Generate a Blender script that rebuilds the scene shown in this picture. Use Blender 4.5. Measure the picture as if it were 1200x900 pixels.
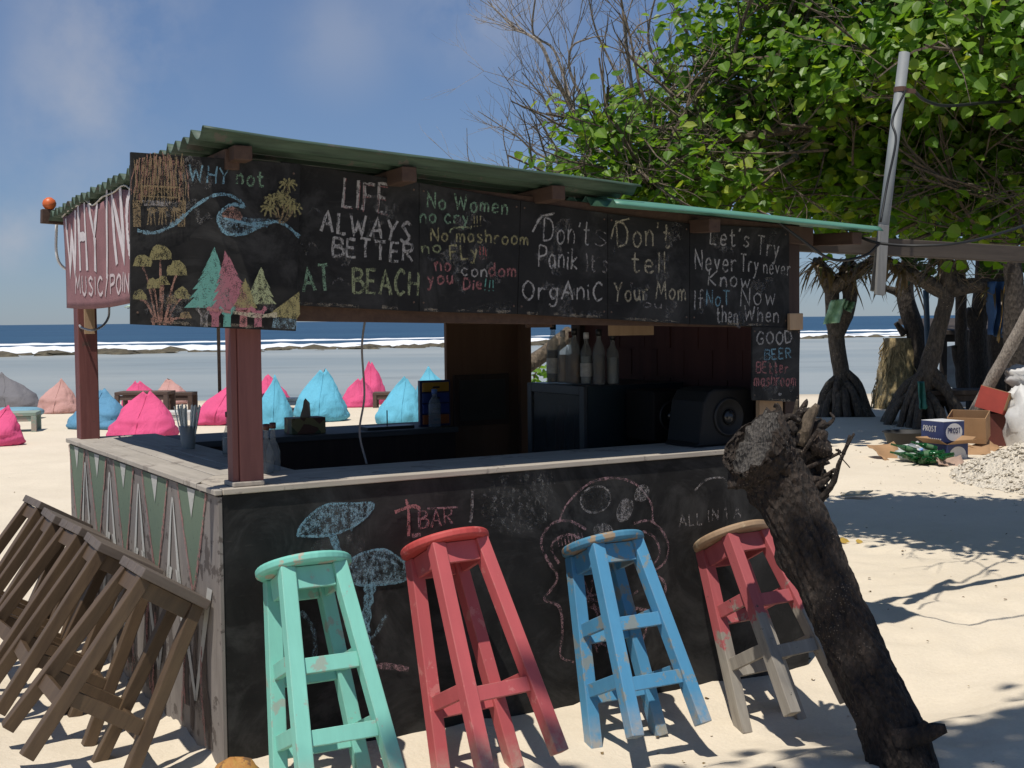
import bpy, math, random
import numpy as np
from mathutils import Vector, Matrix, noise as mn

for o in list(bpy.data.objects): bpy.data.objects.remove(o)
S = bpy.context.scene
COL = S.collection
R = math.radians

# ---------------------------------------------------------------- camera, sky, sun, exposure
F, H = 1500.0, 1.55
PITCH = math.atan((450 - 374.5) / F); ROLL = math.atan(0.0105)
cam_d = bpy.data.cameras.new('camera'); cam = bpy.data.objects.new('camera', cam_d); COL.objects.link(cam)
cam_d.sensor_width = 36; cam_d.lens = 36 * F / 1200; cam_d.clip_end = 20000; cam_d.clip_start = 0.05
cam.matrix_world = Matrix.Translation((0, 0, H)) @ Matrix.Rotation(R(90) - PITCH, 4, 'X') @ Matrix.Rotation(-ROLL, 4, 'Z')
S.camera = cam

SHX, SHY = 0.207, 0.356                       # how far a shadow moves per metre of height
sun_el = math.atan(1 / math.hypot(SHX, SHY)); sun_az = math.atan2(-SHX, -SHY)
W = bpy.data.worlds.new('World'); S.world = W; W.use_nodes = True
wn = W.node_tree.nodes; wl = W.node_tree.links; wn.clear()
wo = wn.new('ShaderNodeOutputWorld'); bg = wn.new('ShaderNodeBackground'); sky = wn.new('ShaderNodeTexSky')
sky.sky_type = 'NISHITA'; sky.sun_disc = False; sky.sun_elevation = sun_el; sky.sun_rotation = sun_az
sky.air_density = 1.0; sky.dust_density = 0.1; sky.ozone_density = 1.5; sky.altitude = 0
bg.inputs['Strength'].default_value = 0.055
tint = wn.new('ShaderNodeMix'); tint.data_type = 'RGBA'; tint.blend_type = 'MULTIPLY'; tint.inputs[0].default_value = 1
tint.inputs[7].default_value = (0.76, 0.93, 1.22, 1)
wl.new(sky.outputs[0], tint.inputs[6])
# a few soft clouds, each round its own direction
hz = wn.new('ShaderNodeMix'); hz.data_type = 'RGBA'; hz.inputs[0].default_value = .38; hz.inputs[7].default_value = (3.05, 4.4, 7.2, 1); wl.new(tint.outputs[2], hz.inputs[6])   # thin even haze
tc = wn.new('ShaderNodeTexCoord'); last = hz.outputs[2]
cn = wn.new('ShaderNodeTexNoise'); cn.inputs['Scale'].default_value = 9; cn.inputs['Detail'].default_value = 6; cn.inputs['Roughness'].default_value = .55
wl.new(tc.outputs['Generated'], cn.inputs['Vector'])
for (dx, dz, rad, amt) in ((-.30, .25, .11, .6), (-.02, .26, .09, .75), (-.39, .07, .035, .8), (-.13, .22, .07, .3), (-.33, .17, .09, .35), (-.36, .11, .12, .25)):
    v = Vector((dx, 1, dz)).normalized()
    ds = wn.new('ShaderNodeVectorMath'); ds.operation = 'DISTANCE'; ds.inputs[1].default_value = v
    wl.new(tc.outputs['Generated'], ds.inputs[0])
    mr = wn.new('ShaderNodeMapRange'); mr.interpolation_type = 'SMOOTHSTEP'
    mr.inputs[1].default_value = rad; mr.inputs[2].default_value = 0; mr.inputs[3].default_value = 0; mr.inputs[4].default_value = 1
    wl.new(ds.outputs['Value'], mr.inputs[0])
    nr = wn.new('ShaderNodeMapRange'); nr.inputs[1].default_value = .36; nr.inputs[2].default_value = .62; nr.inputs[3].default_value = 0; nr.inputs[4].default_value = amt
    wl.new(cn.outputs[0], nr.inputs[0])
    mu = wn.new('ShaderNodeMath'); mu.operation = 'MULTIPLY'; wl.new(mr.outputs[0], mu.inputs[0]); wl.new(nr.outputs[0], mu.inputs[1])
    mx = wn.new('ShaderNodeMix'); mx.data_type = 'RGBA'; mx.inputs[7].default_value = (7.2, 7.4, 8.2, 1)
    wl.new(mu.outputs[0], mx.inputs[0]); wl.new(last, mx.inputs[6]); last = mx.outputs[2]
wl.new(last, bg.inputs[0]); wl.new(bg.outputs[0], wo.inputs[0])

sd = bpy.data.lights.new('sun', 'SUN'); sun = bpy.data.objects.new('sun', sd); COL.objects.link(sun)
sd.energy = 4.0; sd.angle = R(0.55); sd.color = (1, .945, .86)
sun.rotation_euler = Vector((SHX, SHY, -1)).to_track_quat('-Z', 'Y').to_euler(); sun.location = (0, 0, 30)
vs = S.view_settings; vs.view_transform = 'Standard'; vs.look = 'None'; vs.gamma = 1; vs.use_curve_mapping = False
vs.exposure = 0.22
S.cycles.max_bounces = 8; S.cycles.transparent_max_bounces = 16

# ---------------------------------------------------------------- places: photo measurements turned into metres
def ray(x, y):
    u = (x - 600) / F; v = -(y - 450) / F
    c, s = math.cos(ROLL), math.sin(ROLL)
    u, v = u * c + v * s, -u * s + v * c
    d = Vector((u, math.cos(PITCH) + v * math.sin(PITCH), -math.sin(PITCH) + v * math.cos(PITCH)))
    return d / d.y
CAM = Vector((0, 0, H))
def at(x, y, Y): return CAM + ray(x, y) * Y
def gnd(x, y, z=0.0):
    d = ray(x, y); return CAM + d * ((z - H) / d.z)
KA = R(30.8); D1 = Vector((math.cos(KA), math.sin(KA), 0)); D2 = Vector((-math.sin(KA), math.cos(KA), 0)); KC = Vector((-1.02, 4.46, 0))
def K(u, v, z): return KC + D1 * u + D2 * v + Vector((0, 0, z))      # kiosk frame: u along its front, v to its back
def onv(x, y, v):
    d = ray(x, y); t = (v + KC.dot(D2)) / d.dot(D2); p = CAM + d * t; r = p - KC
    return r.dot(D1), p.z
def onu(x, y, u):
    d = ray(x, y); t = (u + KC.dot(D1)) / d.dot(D1); p = CAM + d * t; r = p - KC
    return r.dot(D2), p.z

# ---------------------------------------------------------------- materials
def rgb(h): 
    h = h.lstrip('#'); c = [int(h[i:i+2], 16) / 255 for i in (0, 2, 4)]
    return tuple(x / 12.92 if x <= .04045 else ((x + .055) / 1.055) ** 2.4 for x in c)
class NT:
    def __init__(s, name):
        s.m = bpy.data.materials.new(name); s.m.use_nodes = True; s.t = s.m.node_tree; s.n = s.t.nodes; s.l = s.t.links
        s.b = s.n['Principled BSDF']; s.o = s.n['Material Output']
    def new(s, typ, **kw):
        x = s.n.new('ShaderNode' + typ)
        for k, v in kw.items():
            if k.startswith('i_'):
                q = k[2:]; x.inputs[int(q) if q.isdigit() else q].default_value = v
            else: setattr(x, k, v)
        return x
    def link(s, a, b): s.l.new(a, b)
    def coords(s, scale=(1, 1, 1), kind='Object'):
        tc = s.new('TexCoord'); mp = s.new('Mapping'); mp.inputs['Scale'].default_value = scale
        s.link(tc.outputs[kind], mp.inputs[0]); return mp.outputs[0]
    def noise(s, vec, scale, detail=5, rough=.6, dist=0):
        x = s.new('TexNoise'); x.inputs['Scale'].default_value = scale; x.inputs['Detail'].default_value = detail
        x.inputs['Roughness'].default_value = rough; x.inputs['Distortion'].default_value = dist; s.link(vec, x.inputs['Vector']); return x.outputs[0]
    def rng(s, val, a, b, lo=0., hi=1.):
        x = s.new('MapRange'); x.inputs[1].default_value = a; x.inputs[2].default_value = b; x.inputs[3].default_value = lo; x.inputs[4].default_value = hi
        s.link(val, x.inputs[0]); return x.outputs[0]
    def mix(s, f, a, b, mode='MIX'):
        x = s.new('Mix', data_type='RGBA', blend_type=mode)
        for sock, v in ((x.inputs[0], f), (x.inputs[6], a), (x.inputs[7], b)):
            if isinstance(v, (int, float)): sock.default_value = v
            elif isinstance(v, tuple): sock.default_value = (*v[:3], 1)
            else: s.link(v, sock)
        return x.outputs[2]
    def bump(s, h, strength=.3, dist=.01):
        x = s.new('Bump'); x.inputs['Strength'].default_value = strength; x.inputs['Distance'].default_value = dist
        s.link(h, x.inputs['Height']); s.link(x.outputs[0], s.b.inputs['Normal'])
    def done(s, col=None, rough=.7, **kw):
        if col is not None:
            if isinstance(col, tuple): s.b.inputs['Base Color'].default_value = (*col[:3], 1)
            else: s.link(col, s.b.inputs['Base Color'])
        s.b.inputs['Roughness'].default_value = rough
        for k, v in kw.items(): s.b.inputs[k.replace('_', ' ')].default_value = v
        return s.m
def wood(name, c1, c2, scale=1, rough=.75, stretch=(1, 1, 12), bump=.35, worn=None, amt=.5, dirt=None, edge=None):
    """grain stretched along one axis; worn = colour that shows where the paint has gone"""
    m = NT(name); v = m.coords((10*scale/stretch[0], 10*scale/stretch[1], 10*scale/stretch[2]))
    n = m.noise(v, 3, 6, .65, .4); w = m.coords((1, 1, 1)); big = m.noise(w, 3.2, 4, .6)
    c = m.mix(m.rng(n, .32, .68), c1, c2)
    c = m.mix(m.rng(big, .35, .7, 0, .35), c, tuple(x * .72 for x in c1))
    if worn:
        p = m.noise(w, 17, 6, .7); q = m.noise(w, 5, 3, .6)
        a = m.new('Math', operation='ADD'); m.link(p, a.inputs[0]); m.link(q, a.inputs[1])
        k = m.rng(a.outputs[0], 1.22 - .25 * amt, 1.26 - .25 * amt)
        c = m.mix(k, c, worn)
        if dirt:
            k2 = m.rng(m.noise(m.coords((1.7, 1.7, 1.7)), 14, 5, .7), .68, .7); c = m.mix(k2, c, dirt)
    if edge:                                                        # paint rubbed off along the arrises, sandy feet
        bv = m.new('Bevel', samples=6); bv.inputs['Radius'].default_value = .009; gm = m.new('NewGeometry'); dp = m.new('VectorMath', operation='DOT_PRODUCT')
        m.link(bv.outputs[0], dp.inputs[0]); m.link(gm.outputs['True Normal'], dp.inputs[1])
        ed = m.rng(dp.outputs['Value'], .985, .90, 0, 1); nb = m.rng(m.noise(m.coords((1, 1, .6)), 21, 6, .75), .42, .60); e_ = m.new('Math', operation='MULTIPLY'); m.link(ed, e_.inputs[0]); m.link(nb, e_.inputs[1])
        c = m.mix(e_.outputs[0], c, edge)
        sx = m.new('SeparateXYZ'); m.link(m.coords(), sx.inputs[0]); f_ = m.new('Math', operation='MULTIPLY'); m.link(m.rng(sx.outputs[2], .015, .13, .8, 0), f_.inputs[0]); m.link(m.rng(m.noise(m.coords(), 30, 5, .7), .3, .62), f_.inputs[1])
        c = m.mix(f_.outputs[0], c, (.40, .34, .26))
    m.bump(n, bump, .004)
    return m.done(c, rough)
def plain(name, c, rough=.6, var=.25, scale=8, bump=.0, **kw):
    m = NT(name); v = m.coords(); n = m.noise(v, scale, 5, .6)
    col = m.mix(m.rng(n, .3, .7), tuple(x * (1 - var) for x in c), tuple(min(1, x * (1 + var * .6)) for x in c))
    if bump: m.bump(m.noise(v, scale * 6, 4, .6), bump, .006)
    return m.done(col, rough, **kw)
def chalk(name, c, dens=.5, grain=300, rough=.95):
    """chalk on plywood: colour broken by the grain of the board"""
    m = NT(name); v = m.coords((1, 1, 1)); n = m.noise(v, grain, 3, .7); g = m.noise(m.coords((1, 1, .6)), 60, 5, .7)
    a = m.new('Math', operation='ADD'); m.link(n, a.inputs[0]); m.link(g, a.inputs[1])
    k = m.rng(a.outputs[0], 1.3 - dens * .75, 1.5 - dens * .75, 0, .5 + .45 * dens)
    m.done(c, rough); tr = m.new('BsdfTransparent'); mx = m.new('MixShader')
    m.link(k, mx.inputs[0]); m.link(tr.outputs[0], mx.inputs[1]); m.link(m.b.outputs[0], mx.inputs[2]); m.link(mx.outputs[0], m.o.inputs[0])
    return m.m
def blackboard(name):
    m = NT(name); gp = m.new('NewGeometry'); v = gp.outputs['Position']; n = m.noise(v, 5, 6, .65, .6); mp = m.new('Mapping'); mp.inputs['Scale'].default_value = (1.4, 1.4, 9); m.link(v, mp.inputs[0]); g = m.noise(mp.outputs[0], 9, 5, .65)
    c = m.mix(m.rng(n, .3, .72), (.007, .007, .007), (.022, .0215, .021))
    smear = m.rng(m.noise(v, 2.6, 8, .70, 1.6), .48, .82, 0, .8)
    c = m.mix(smear, c, (.075, .074, .072)); c = m.mix(m.rng(g, .62, .76, 0, .3), c, (.07, .062, .055))
    m.bump(g, .15, .003); return m.done(c, .74, Specular_IOR_Level=.22)
def leafmat(name, c1, c2, c3, trans=.35):
    m = NT(name); a = m.new('VertexColor', layer_name='tint'); sp = m.new('SeparateColor'); m.link(a.outputs[0], sp.inputs[0])
    c = m.mix(m.rng(sp.outputs[0], 0, .75), c1, c2); c = m.mix(m.rng(sp.outputs[0], .8, 1.), c, c3)
    m.done(c, .42, Specular_IOR_Level=.4)
    t = m.new('BsdfTranslucent'); m.link(m.mix(1., c, (1.5, 1.6, .5), 'MULTIPLY'), t.inputs[0]); mx = m.new('MixShader'); mx.inputs[0].default_value = trans
    m.link(m.b.outputs[0], mx.inputs[1]); m.link(t.outputs[0], mx.inputs[2]); m.link(mx.outputs[0], m.o.inputs[0]); return m.m
def bark(name, c1, c2, c3, scale=10, bump=.8):
    m = NT(name); v = m.coords((1, 1, .45)); n = m.noise(v, scale, 8, .7, .8); p = m.noise(m.coords(), scale * .35, 4, .6)
    vo = m.new('TexVoronoi', i_Scale=scale * 3.5); m.link(v, vo.inputs['Vector'])
    c = m.mix(m.rng(n, .3, .7), c1, c2); c = m.mix(m.rng(p, .58, .72, 0, .6), c, c3)
    fine = m.noise(v, scale * 5, 6, .75); c = m.mix(m.rng(fine, .42, .60, .75, 0), c, tuple(x * .45 for x in c1))
    sp_ = m.new('TexVoronoi', i_Scale=scale * 5.5); m.link(m.coords(), sp_.inputs['Vector']); dt = m.new('Math', operation='MULTIPLY'); m.link(m.rng(sp_.outputs[0], .26, .16, 0, .8), dt.inputs[0]); m.link(m.rng(m.noise(m.coords(), scale * .5, 3, .6), .52, .66), dt.inputs[1]); c = m.mix(dt.outputs[0], c, tuple(min(.4, x * 2.2) for x in c3))
    a = m.new('Math', operation='ADD'); m.link(n, a.inputs[0]); m.link(vo.outputs[0], a.inputs[1])
    m.bump(a.outputs[0], bump, .02); return m.done(c, .88)
def glass(name, c, rough=.05, alpha=.35):
    m = NT(name); m.done(c, rough, Specular_IOR_Level=.6); tr = m.new('BsdfTransparent'); tr.inputs[0].default_value = (*[min(1, .55 + x * .5) for x in c], 1)
    mx = m.new('MixShader'); mx.inputs[0].default_value = alpha
    m.link(tr.outputs[0], mx.inputs[1]); m.link(m.b.outputs[0], mx.inputs[2]); m.link(mx.outputs[0], m.o.inputs[0]); return m.m

# ---------------------------------------------------------------- mesh building
class MB:
    def __init__(s): s.v = []; s.f = []; s.mi = []; s.tint = []; s.k = 0; s.cur = 0.5
    def add(s, vs, fs):
        o = len(s.v); s.v += [Vector(x) for x in vs]; s.f += [tuple(i + o for i in f) for f in fs]; s.mi += [s.k] * len(fs); s.tint += [s.cur] * len(vs); return s
    def box(s, c, size, M=None):
        x, y, z = [q / 2 for q in size]; c = Vector(c); M = M or Matrix.Identity(3)
        vs = [c + M @ Vector(p) for p in ((-x,-y,-z),(x,-y,-z),(x,y,-z),(-x,y,-z),(-x,-y,z),(x,-y,z),(x,y,z),(-x,y,z))]
        return s.add(vs, [(0,3,2,1),(4,5,6,7),(0,1,5,4),(1,2,6,5),(2,3,7,6),(3,0,4,7)])
    def kbox(s, u0, u1, v0, v1, z0, z1):
        return s.hexa([K(u0,v0,z0),K(u1,v0,z0),K(u1,v1,z0),K(u0,v1,z0),K(u0,v0,z1),K(u1,v0,z1),K(u1,v1,z1),K(u0,v1,z1)])
    def hexa(s, p): return s.add(p, [(0,3,2,1),(4,5,6,7),(0,1,5,4),(1,2,6,5),(2,3,7,6),(3,0,4,7)])
    def bar(s, a, b, w, h, up=(0, 0, 1), w2=None, h2=None):
        a, b = Vector(a), Vector(b); d = (b - a).normalized(); up = Vector(up); x = d.cross(up)
        if x.length < 1e-4: x = d.cross(Vector((1, 0, 0)))
        x.normalize(); y = x.cross(d); w2 = w2 or w; h2 = h2 or h
        q = []
        for p, ww, hh in ((a, w, h), (b, w2, h2)): q += [p - x*ww/2 - y*hh/2, p + x*ww/2 - y*hh/2, p + x*ww/2 + y*hh/2, p - x*ww/2 + y*hh/2]
        return s.add(q, [(3,2,1,0),(4,5,6,7),(0,1,5,4),(1,2,6,5),(2,3,7,6),(3,0,4,7)])
    def tube(s, pts, rad, n=6, cap=True, jit=0., seed=0, elong=None):
        pts = [Vector(p) for p in pts]; 
        if not hasattr(rad, '__len__'): rad = [rad] * len(pts)
        vs = []; fs = []; prev = None; L = len(pts)
        for i, p in enumerate(pts):
            d = (pts[min(i+1, L-1)] - pts[max(i-1, 0)])
            if d.length < 1e-9: d = Vector((0, 0, 1))
            d.normalize()
            if prev is None:
                x = d.cross(Vector((0.13, 0.2, 1)) if abs(d.z) < .95 else Vector((1, .1, 0))).normalized()
            else:
                x = prev - d * prev.dot(d)
                x = x.normalized() if x.length > 1e-6 else d.orthogonal().normalized()
            prev = x; y = d.cross(x)
            for j in range(n):
                a = 2 * math.pi * j / n; r = rad[i]
                q = x * math.cos(a) + y * math.sin(a)
                if jit: r *= 1 + jit * mn.noise(Vector((q.x * 1.7 + seed, q.y * 1.7, q.z * 1.7)) + p * (1.2 / max(.02, max(rad)) * .5))
                vs.append(p + q * r)
        for i in range(L - 1):
            for j in range(n): fs.append((i*n + j, i*n + (j+1) % n, (i+1)*n + (j+1) % n, (i+1)*n + j))
        if cap: fs.append(tuple(range(n))[::-1]); fs.append(tuple((L-1)*n + j for j in range(n)))
        return s.add(vs, fs)
    def lathe(s, prof, base=(0, 0, 0), n=20, axis=(0, 0, 1), cap=True):
        base = Vector(base); q = Vector((0, 0, 1)).rotation_difference(Vector(axis)); vs = []; fs = []; L = len(prof)
        for r, z in prof:
            for j in range(n):
                a = 2 * math.pi * j / n; vs.append(base + q @ Vector((r * math.cos(a), r * math.sin(a), z)))
        for i in range(L - 1):
            for j in range(n): fs.append((i*n + j, i*n + (j+1) % n, (i+1)*n + (j+1) % n, (i+1)*n + j))
        if cap: fs.append(tuple(range(n))[::-1]); fs.append(tuple((L-1)*n + j for j in range(n)))
        return s.add(vs, fs)
    def prism(s, poly, off):
        poly = [Vector(p) for p in poly]; off = Vector(off); n = len(poly)
        return s.add(poly + [p + off for p in poly], [tuple(range(n))[::-1], tuple(range(n, 2*n))] + [(i, (i+1) % n, n + (i+1) % n, n + i) for i in range(n)])
    def ribbon(s, pts, w, nrm, jit=0., rnd=random):
        """flat stroke on a surface with normal nrm"""
        pts = [Vector(p) for p in pts]; nrm = Vector(nrm).normalized(); L = len(pts)
        if L < 2: return s
        vs = []
        for i, p in enumerate(pts):
            d = pts[min(i+1, L-1)] - pts[max(i-1, 0)]
            x = nrm.cross(d)
            x = x.normalized() if x.length > 1e-9 else Vector((0, 0, 1))
            k = w / 2 * (1 + jit * rnd.uniform(-1, 1))
            vs += [p - x * k, p + x * k]
        return s.add(vs, [(2*i, 2*i+2, 2*i+3, 2*i+1) for i in range(L-1)])
    def build(s, name, mats, parent=None, smooth=False, bevel=0., M=None):
        """vertices are world positions; they are stored relative to the thing they belong to"""
        me = bpy.data.meshes.new(name); root = parent
        while root is not None and root.parent is not None: root = root.parent
        inv = root.matrix_basis.inverted() if root is not None else (M.inverted() if M is not None else Matrix.Identity(4))
        me.from_pydata([inv @ v for v in s.v], [], s.f)
        for m in (mats if isinstance(mats, (list, tuple)) else [mats]): me.materials.append(m)
        if any(s.mi): me.polygons.foreach_set('material_index', s.mi)
        if len(set(s.tint)) > 1:
            at_ = me.color_attributes.new('tint', 'FLOAT_COLOR', 'POINT')
            a = np.ones((len(s.tint), 4), dtype=np.float32); a[:, :3] = np.array(s.tint, dtype=np.float32)[:, None]; at_.data.foreach_set('color', a.ravel())
        if smooth: me.polygons.foreach_set('use_smooth', [True] * len(me.polygons))
        me.update()
        o = bpy.data.objects.new(name, me); COL.objects.link(o)
        if parent is not None: o.parent = parent
        elif M is not None: o.matrix_world = M
        if bevel:
            b = o.modifiers.new('bevel', 'BEVEL'); b.width = bevel; b.segments = 2; b.limit_method = 'ANGLE'; b.angle_limit = R(40); b.harden_normals = False
        return o
def tag(o, label=None, cat=None, group=None, kind=None):
    for k, v in (('label', label), ('category', cat), ('group', group), ('kind', kind)):
        if v: o[k] = v
    return o
def thing(name, loc, label, cat, group=None, rot=(0, 0, 0)):
    o = bpy.data.objects.new(name, None); COL.objects.link(o); o.location = loc; o.rotation_euler = rot; o.empty_display_size = .1
    o.matrix_basis = Matrix.Translation(Vector(loc)) @ __import__('mathutils').Euler(rot).to_matrix().to_4x4()
    return tag(o, label, cat, group)
def solo(mb, name, mats, loc, label, cat, group=None, **kw):
    o = mb.build(name, mats, None, M=Matrix.Translation(Vector(loc)), **kw); return tag(o, label, cat, group)
def dup(root, loc, rot=None, label=None, name=None):
    r = root.copy(); COL.objects.link(r); r.location = loc
    if rot is not None: r.rotation_euler = rot
    if label: r['label'] = label
    kids = [(root, r)]
    while kids:
        a, b = kids.pop()
        for ch in [c for c in bpy.data.objects if c.parent == a]:
            c = ch.copy(); COL.objects.link(c); c.parent = b; kids.append((ch, c))
    return r
def crom(pts, n=6):
    pts = [Vector(p) for p in pts]; out = []
    if len(pts) < 3: return pts
    P = [2*pts[0] - pts[1]] + pts + [2*pts[-1] - pts[-2]]
    for i in range(1, len(P) - 2):
        a, b, c, d = P[i-1:i+3]
        for k in range(n):
            t = k / n; out.append(.5 * (2*b + (c - a)*t + (2*a - 5*b + 4*c - d)*t*t + (3*b - a - 3*c + d)*t**3))
    return out + [pts[-1]]
def fbm(p, o=4): return mn.fractal(Vector(p), 1.0, 2.0, o)

# ---------------------------------------------------------------- the setting: sand, sea, surf, reef
def sand_z(x, y):
    z = 0.0
    if y < 24:
        z += .05 * fbm((x * .35, y * .35, 3.1), 3) * min(1, max(0, (y - 5.5) / 4 ))
    r = Vector((x, y, 0)) - KC; u = r.dot(D1); v = r.dot(D2)
    uu = max(0, min(2.6, u)) * (1 if u < 2.6 else math.exp(-((u - 2.6) / .6) ** 2))
    if v < .3: z -= (.006 + .02 * uu) * math.exp(-(v / 1.1) ** 2) + (.065 + .022 * uu) * math.exp(-((v + .55) / .36) ** 2)   # hollow worn along the bar
    if u < 0 and -1 < v < 3: z -= .05 * math.exp(-((u + .4) / .35) ** 2)
    if y > 22: z -= (y - 22) * .037 if y < 55 else 33 * .037 + min(2.2, (y - 55) * .02)
    z += .10 * math.exp(-((x - 4.9) ** 2 / 3 + (y - 17.5) ** 2 / 3))
    if y < 16:
        z += .014 * fbm((x * 2.2, y * 2.2, 0), 3) + .011 * fbm((x * 6.5, y * 6.5, 5), 4)
    return z
FOOT = []
rf = random.Random(5)
for k in range(300):
    y = 3.6 + 11 * rf.random() ** 1.3; x = rf.uniform(-.55, .55) * y * .95
    FOOT.append((x, y, rf.uniform(0, 6.28), rf.uniform(.5, 1.1)))
def foot_dent(x, y):
    d = 0
    for fx, fy, a, s_ in FOOT:
        dx, dy = x - fx, y - fy
        if abs(dx) > .35 or abs(dy) > .35: continue
        p = (dx * math.cos(a) + dy * math.sin(a)) / .13; q = (-dx * math.sin(a) + dy * math.cos(a)) / .055
        r2 = p * p + q * q
        d += s_ * (-.018 * math.exp(-r2) + .007 * math.exp(-(math.sqrt(r2) - 1.9) ** 2 * 2))
    return d
def build_ground():
    ys = list(np.arange(2.2, 9, .045)) + list(np.arange(9, 20, .14)) + list(np.arange(20, 60, .7)) + [60, 70, 90, 130, 200, 400, 900, 2500, 7000]
    ys = [-60, -30, -12, -5, -2, 0, 1, 1.6] + ys
    xs = np.concatenate([np.linspace(-1, 1, 190)])
    mb = MB(); vs = []; nx = len(xs)
    for y in ys:
        half = max(5, abs(y) * .62) if y < 60 else y * 1.2
        if y < 2: half = 6 + abs(y) * 2
        for t in xs:
            x = half * t
            z = sand_z(x, y) if y > 1.5 else sand_z(x, 1.6) * .3
            if 2.2 <= y < 14: z += foot_dent(x, y)
            vs.append((x, y, z))
    fs = [(j*nx + i, j*nx + i+1, (j+1)*nx + i+1, (j+1)*nx + i) for j in range(len(ys) - 1) for i in range(nx - 1)]
    mb.add(vs, fs)
    m = NT('sand'); v = m.coords(); n = m.noise(v, 1.1, 6, .65); f = m.noise(v, 60, 4, .7); mid = m.noise(v, 9, 5, .65)
    c = m.mix(m.rng(n, .3, .7), (.60, .525, .41), (.68, .60, .475)); c = m.mix(m.rng(f, .35, .7, 0, .35), c, (.50, .425, .33))
    sx = m.new('SeparateXYZ'); m.link(v, sx.inputs[0])
    wet = m.rng(sx.outputs[1], 27.5, 31, 0, .6); c = m.mix(wet, c, (.33, .28, .21))
    a = m.new('Math', operation='MULTIPLY_ADD'); m.link(mid, a.inputs[0]); a.inputs[1].default_value = 2.2; m.link(f, a.inputs[2])
    m.bump(a.outputs[0], .35, .012); m.done(c, .95, Specular_IOR_Level=.15)
    tag(mb.build('ground', m.m, smooth=True), kind='structure')
build_ground()
SEA = -0.33
def build_sea():
    # shallow lagoon inside the reef, deep water outside: the line of the reef runs obliquely
    def reef_y(x): return 100 + x * .42 + 3 * math.sin(x * .06)
    m = NT('lagoon_water'); v = m.coords((1, 1, 1)); n = m.noise(m.coords((.16, .5, 1)), 1.0, 5, .6, .3); n2 = m.noise(m.coords((1.2, 4, 1)), 1, 4, .6)
    big = m.noise(m.coords((.02, .09, 1)), 1.0, 4, .6)
    c = m.mix(m.rng(big, .36, .64), (.25, .28, .27), (.35, .365, .335))
    c = m.mix(m.rng(n, .56, .68, 0, .35), c, (.12, .125, .11))
    a = m.new('Math', operation='ADD'); m.link(n, a.inputs[0]); m.link(n2, a.inputs[1]); m.bump(a.outputs[0], .18, .03); lag = m.done(c, .3, IOR=1.33, Specular_IOR_Level=.22)
    m = NT('deep_water'); n = m.noise(m.coords((.035, .16, 1)), 1, 6, .65, .3); n2 = m.noise(m.coords((.008, .03, 1)), 1, 4, .6)
    c = m.mix(m.rng(n, .36, .66), (.018, .056, .108), (.038, .095, .16)); c = m.mix(m.rng(n2, .4, .62, 0, .6), c, (.016, .05, .10))
    m.bump(n, .9, .6); deep = m.done(c, .42, IOR=1.33, Specular_IOR_Level=.22)
    mb = MB(); xs = np.linspace(-1, 1, 60)
    rows = [(lambda x: 27.0)] + [(lambda x, k=k: 27 + (reef_y(x) - 27) * k) for k in (.3, .6, .85, 1)]
    vs = [(x * 160, r(x * 160), SEA) for r in rows for x in xs]; n = len(xs)
    mb.add(vs, [(j*n+i, j*n+i+1, (j+1)*n+i+1, (j+1)*n+i) for j in range(len(rows)-1) for i in range(n-1)])
    tag(mb.build('lagoon_water', lag, smooth=True), kind='structure')
    mb = MB(); vs = []
    for k in range(9):
        for x in xs:
            t = k / 8; Y = (1 - t) ** 3
            if k == 0: p = (x * 160, reef_y(x * 160), SEA)
            else:
                yy = 100 + 60 * k + 9000 * (t ** 4); p = (x * yy * 1.2, max(yy, reef_y(x * 160) + 20 * k), SEA)
            vs.append(p)
    mb.add(vs, [(j*n+i, j*n+i+1, (j+1)*n+i+1, (j+1)*n+i) for j in range(8) for i in range(n-1)])
    tag(mb.build('sea_water', deep, smooth=True), kind='structure')
    # surf: broken white water on the reef
    foam = NT('foam'); v = foam.coords((.5, .9, 1)); q = foam.noise(v, 1.6, 6, .7); foam.bump(q, .8, .3)
    foam.done(foam.mix(foam.rng(q, .3, .6), (.62, .66, .68), (.88, .89, .90)), .8)
    def surf(y_off, width, height, seed, x0, x1, br):
        mb = MB(); nx_ = int((x1 - x0) / .55); prof = [(-.5, -.12), (-.42, .25), (-.3, .5), (-.12, .7), (.05, .95), (.2, 1.0), (.33, .75), (.5, -.12)]; vs = []
        for i in range(nx_ + 1):
            x = x0 + (x1 - x0) * i / nx_; y = reef_y(x) + y_off + 2.0 * fbm((x * .05, seed, 0), 3)
            e = .55 + .75 * fbm((x * .045, seed * 3, 1), 4) + .25 * fbm((x * .5, seed, 2), 3); e = max(.0, min(1.3, e * br))
            for (a_, b_) in prof: vs.append((x, y + a_ * width * (.4 + .6 * e), SEA - .03 + height * b_ * e * (1 + .35 * fbm((x * .8, a_ * 4, seed), 3))))
        P = len(prof); mb.add(vs, [(i*P+k, (i+1)*P+k, (i+1)*P+k+1, i*P+k+1) for i in range(nx_) for k in range(P-1)])
        return mb
    for (a_, w_, h_, s_, x0, x1, br) in ((3, 8, .34, 1, -75, 110, 1.2), (15, 8, .32, 2.7, -85, 125, 1.0), (40, 9, .35, 5.2, -100, 150, .5)):
        tag(surf(a_, w_, h_, s_, x0, x1, br).build('surf', foam.m, smooth=True), kind='structure')
    rk = NT('reef_rock'); q = rk.noise(rk.coords(), 1.6, 6, .7); rk.bump(q, .8, .2); rk.done(rk.mix(rk.rng(q, .35, .65), (.045, .038, .024), (.12, .10, .06)), .85)
    mb = MB(); rr = random.Random(3)
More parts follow.
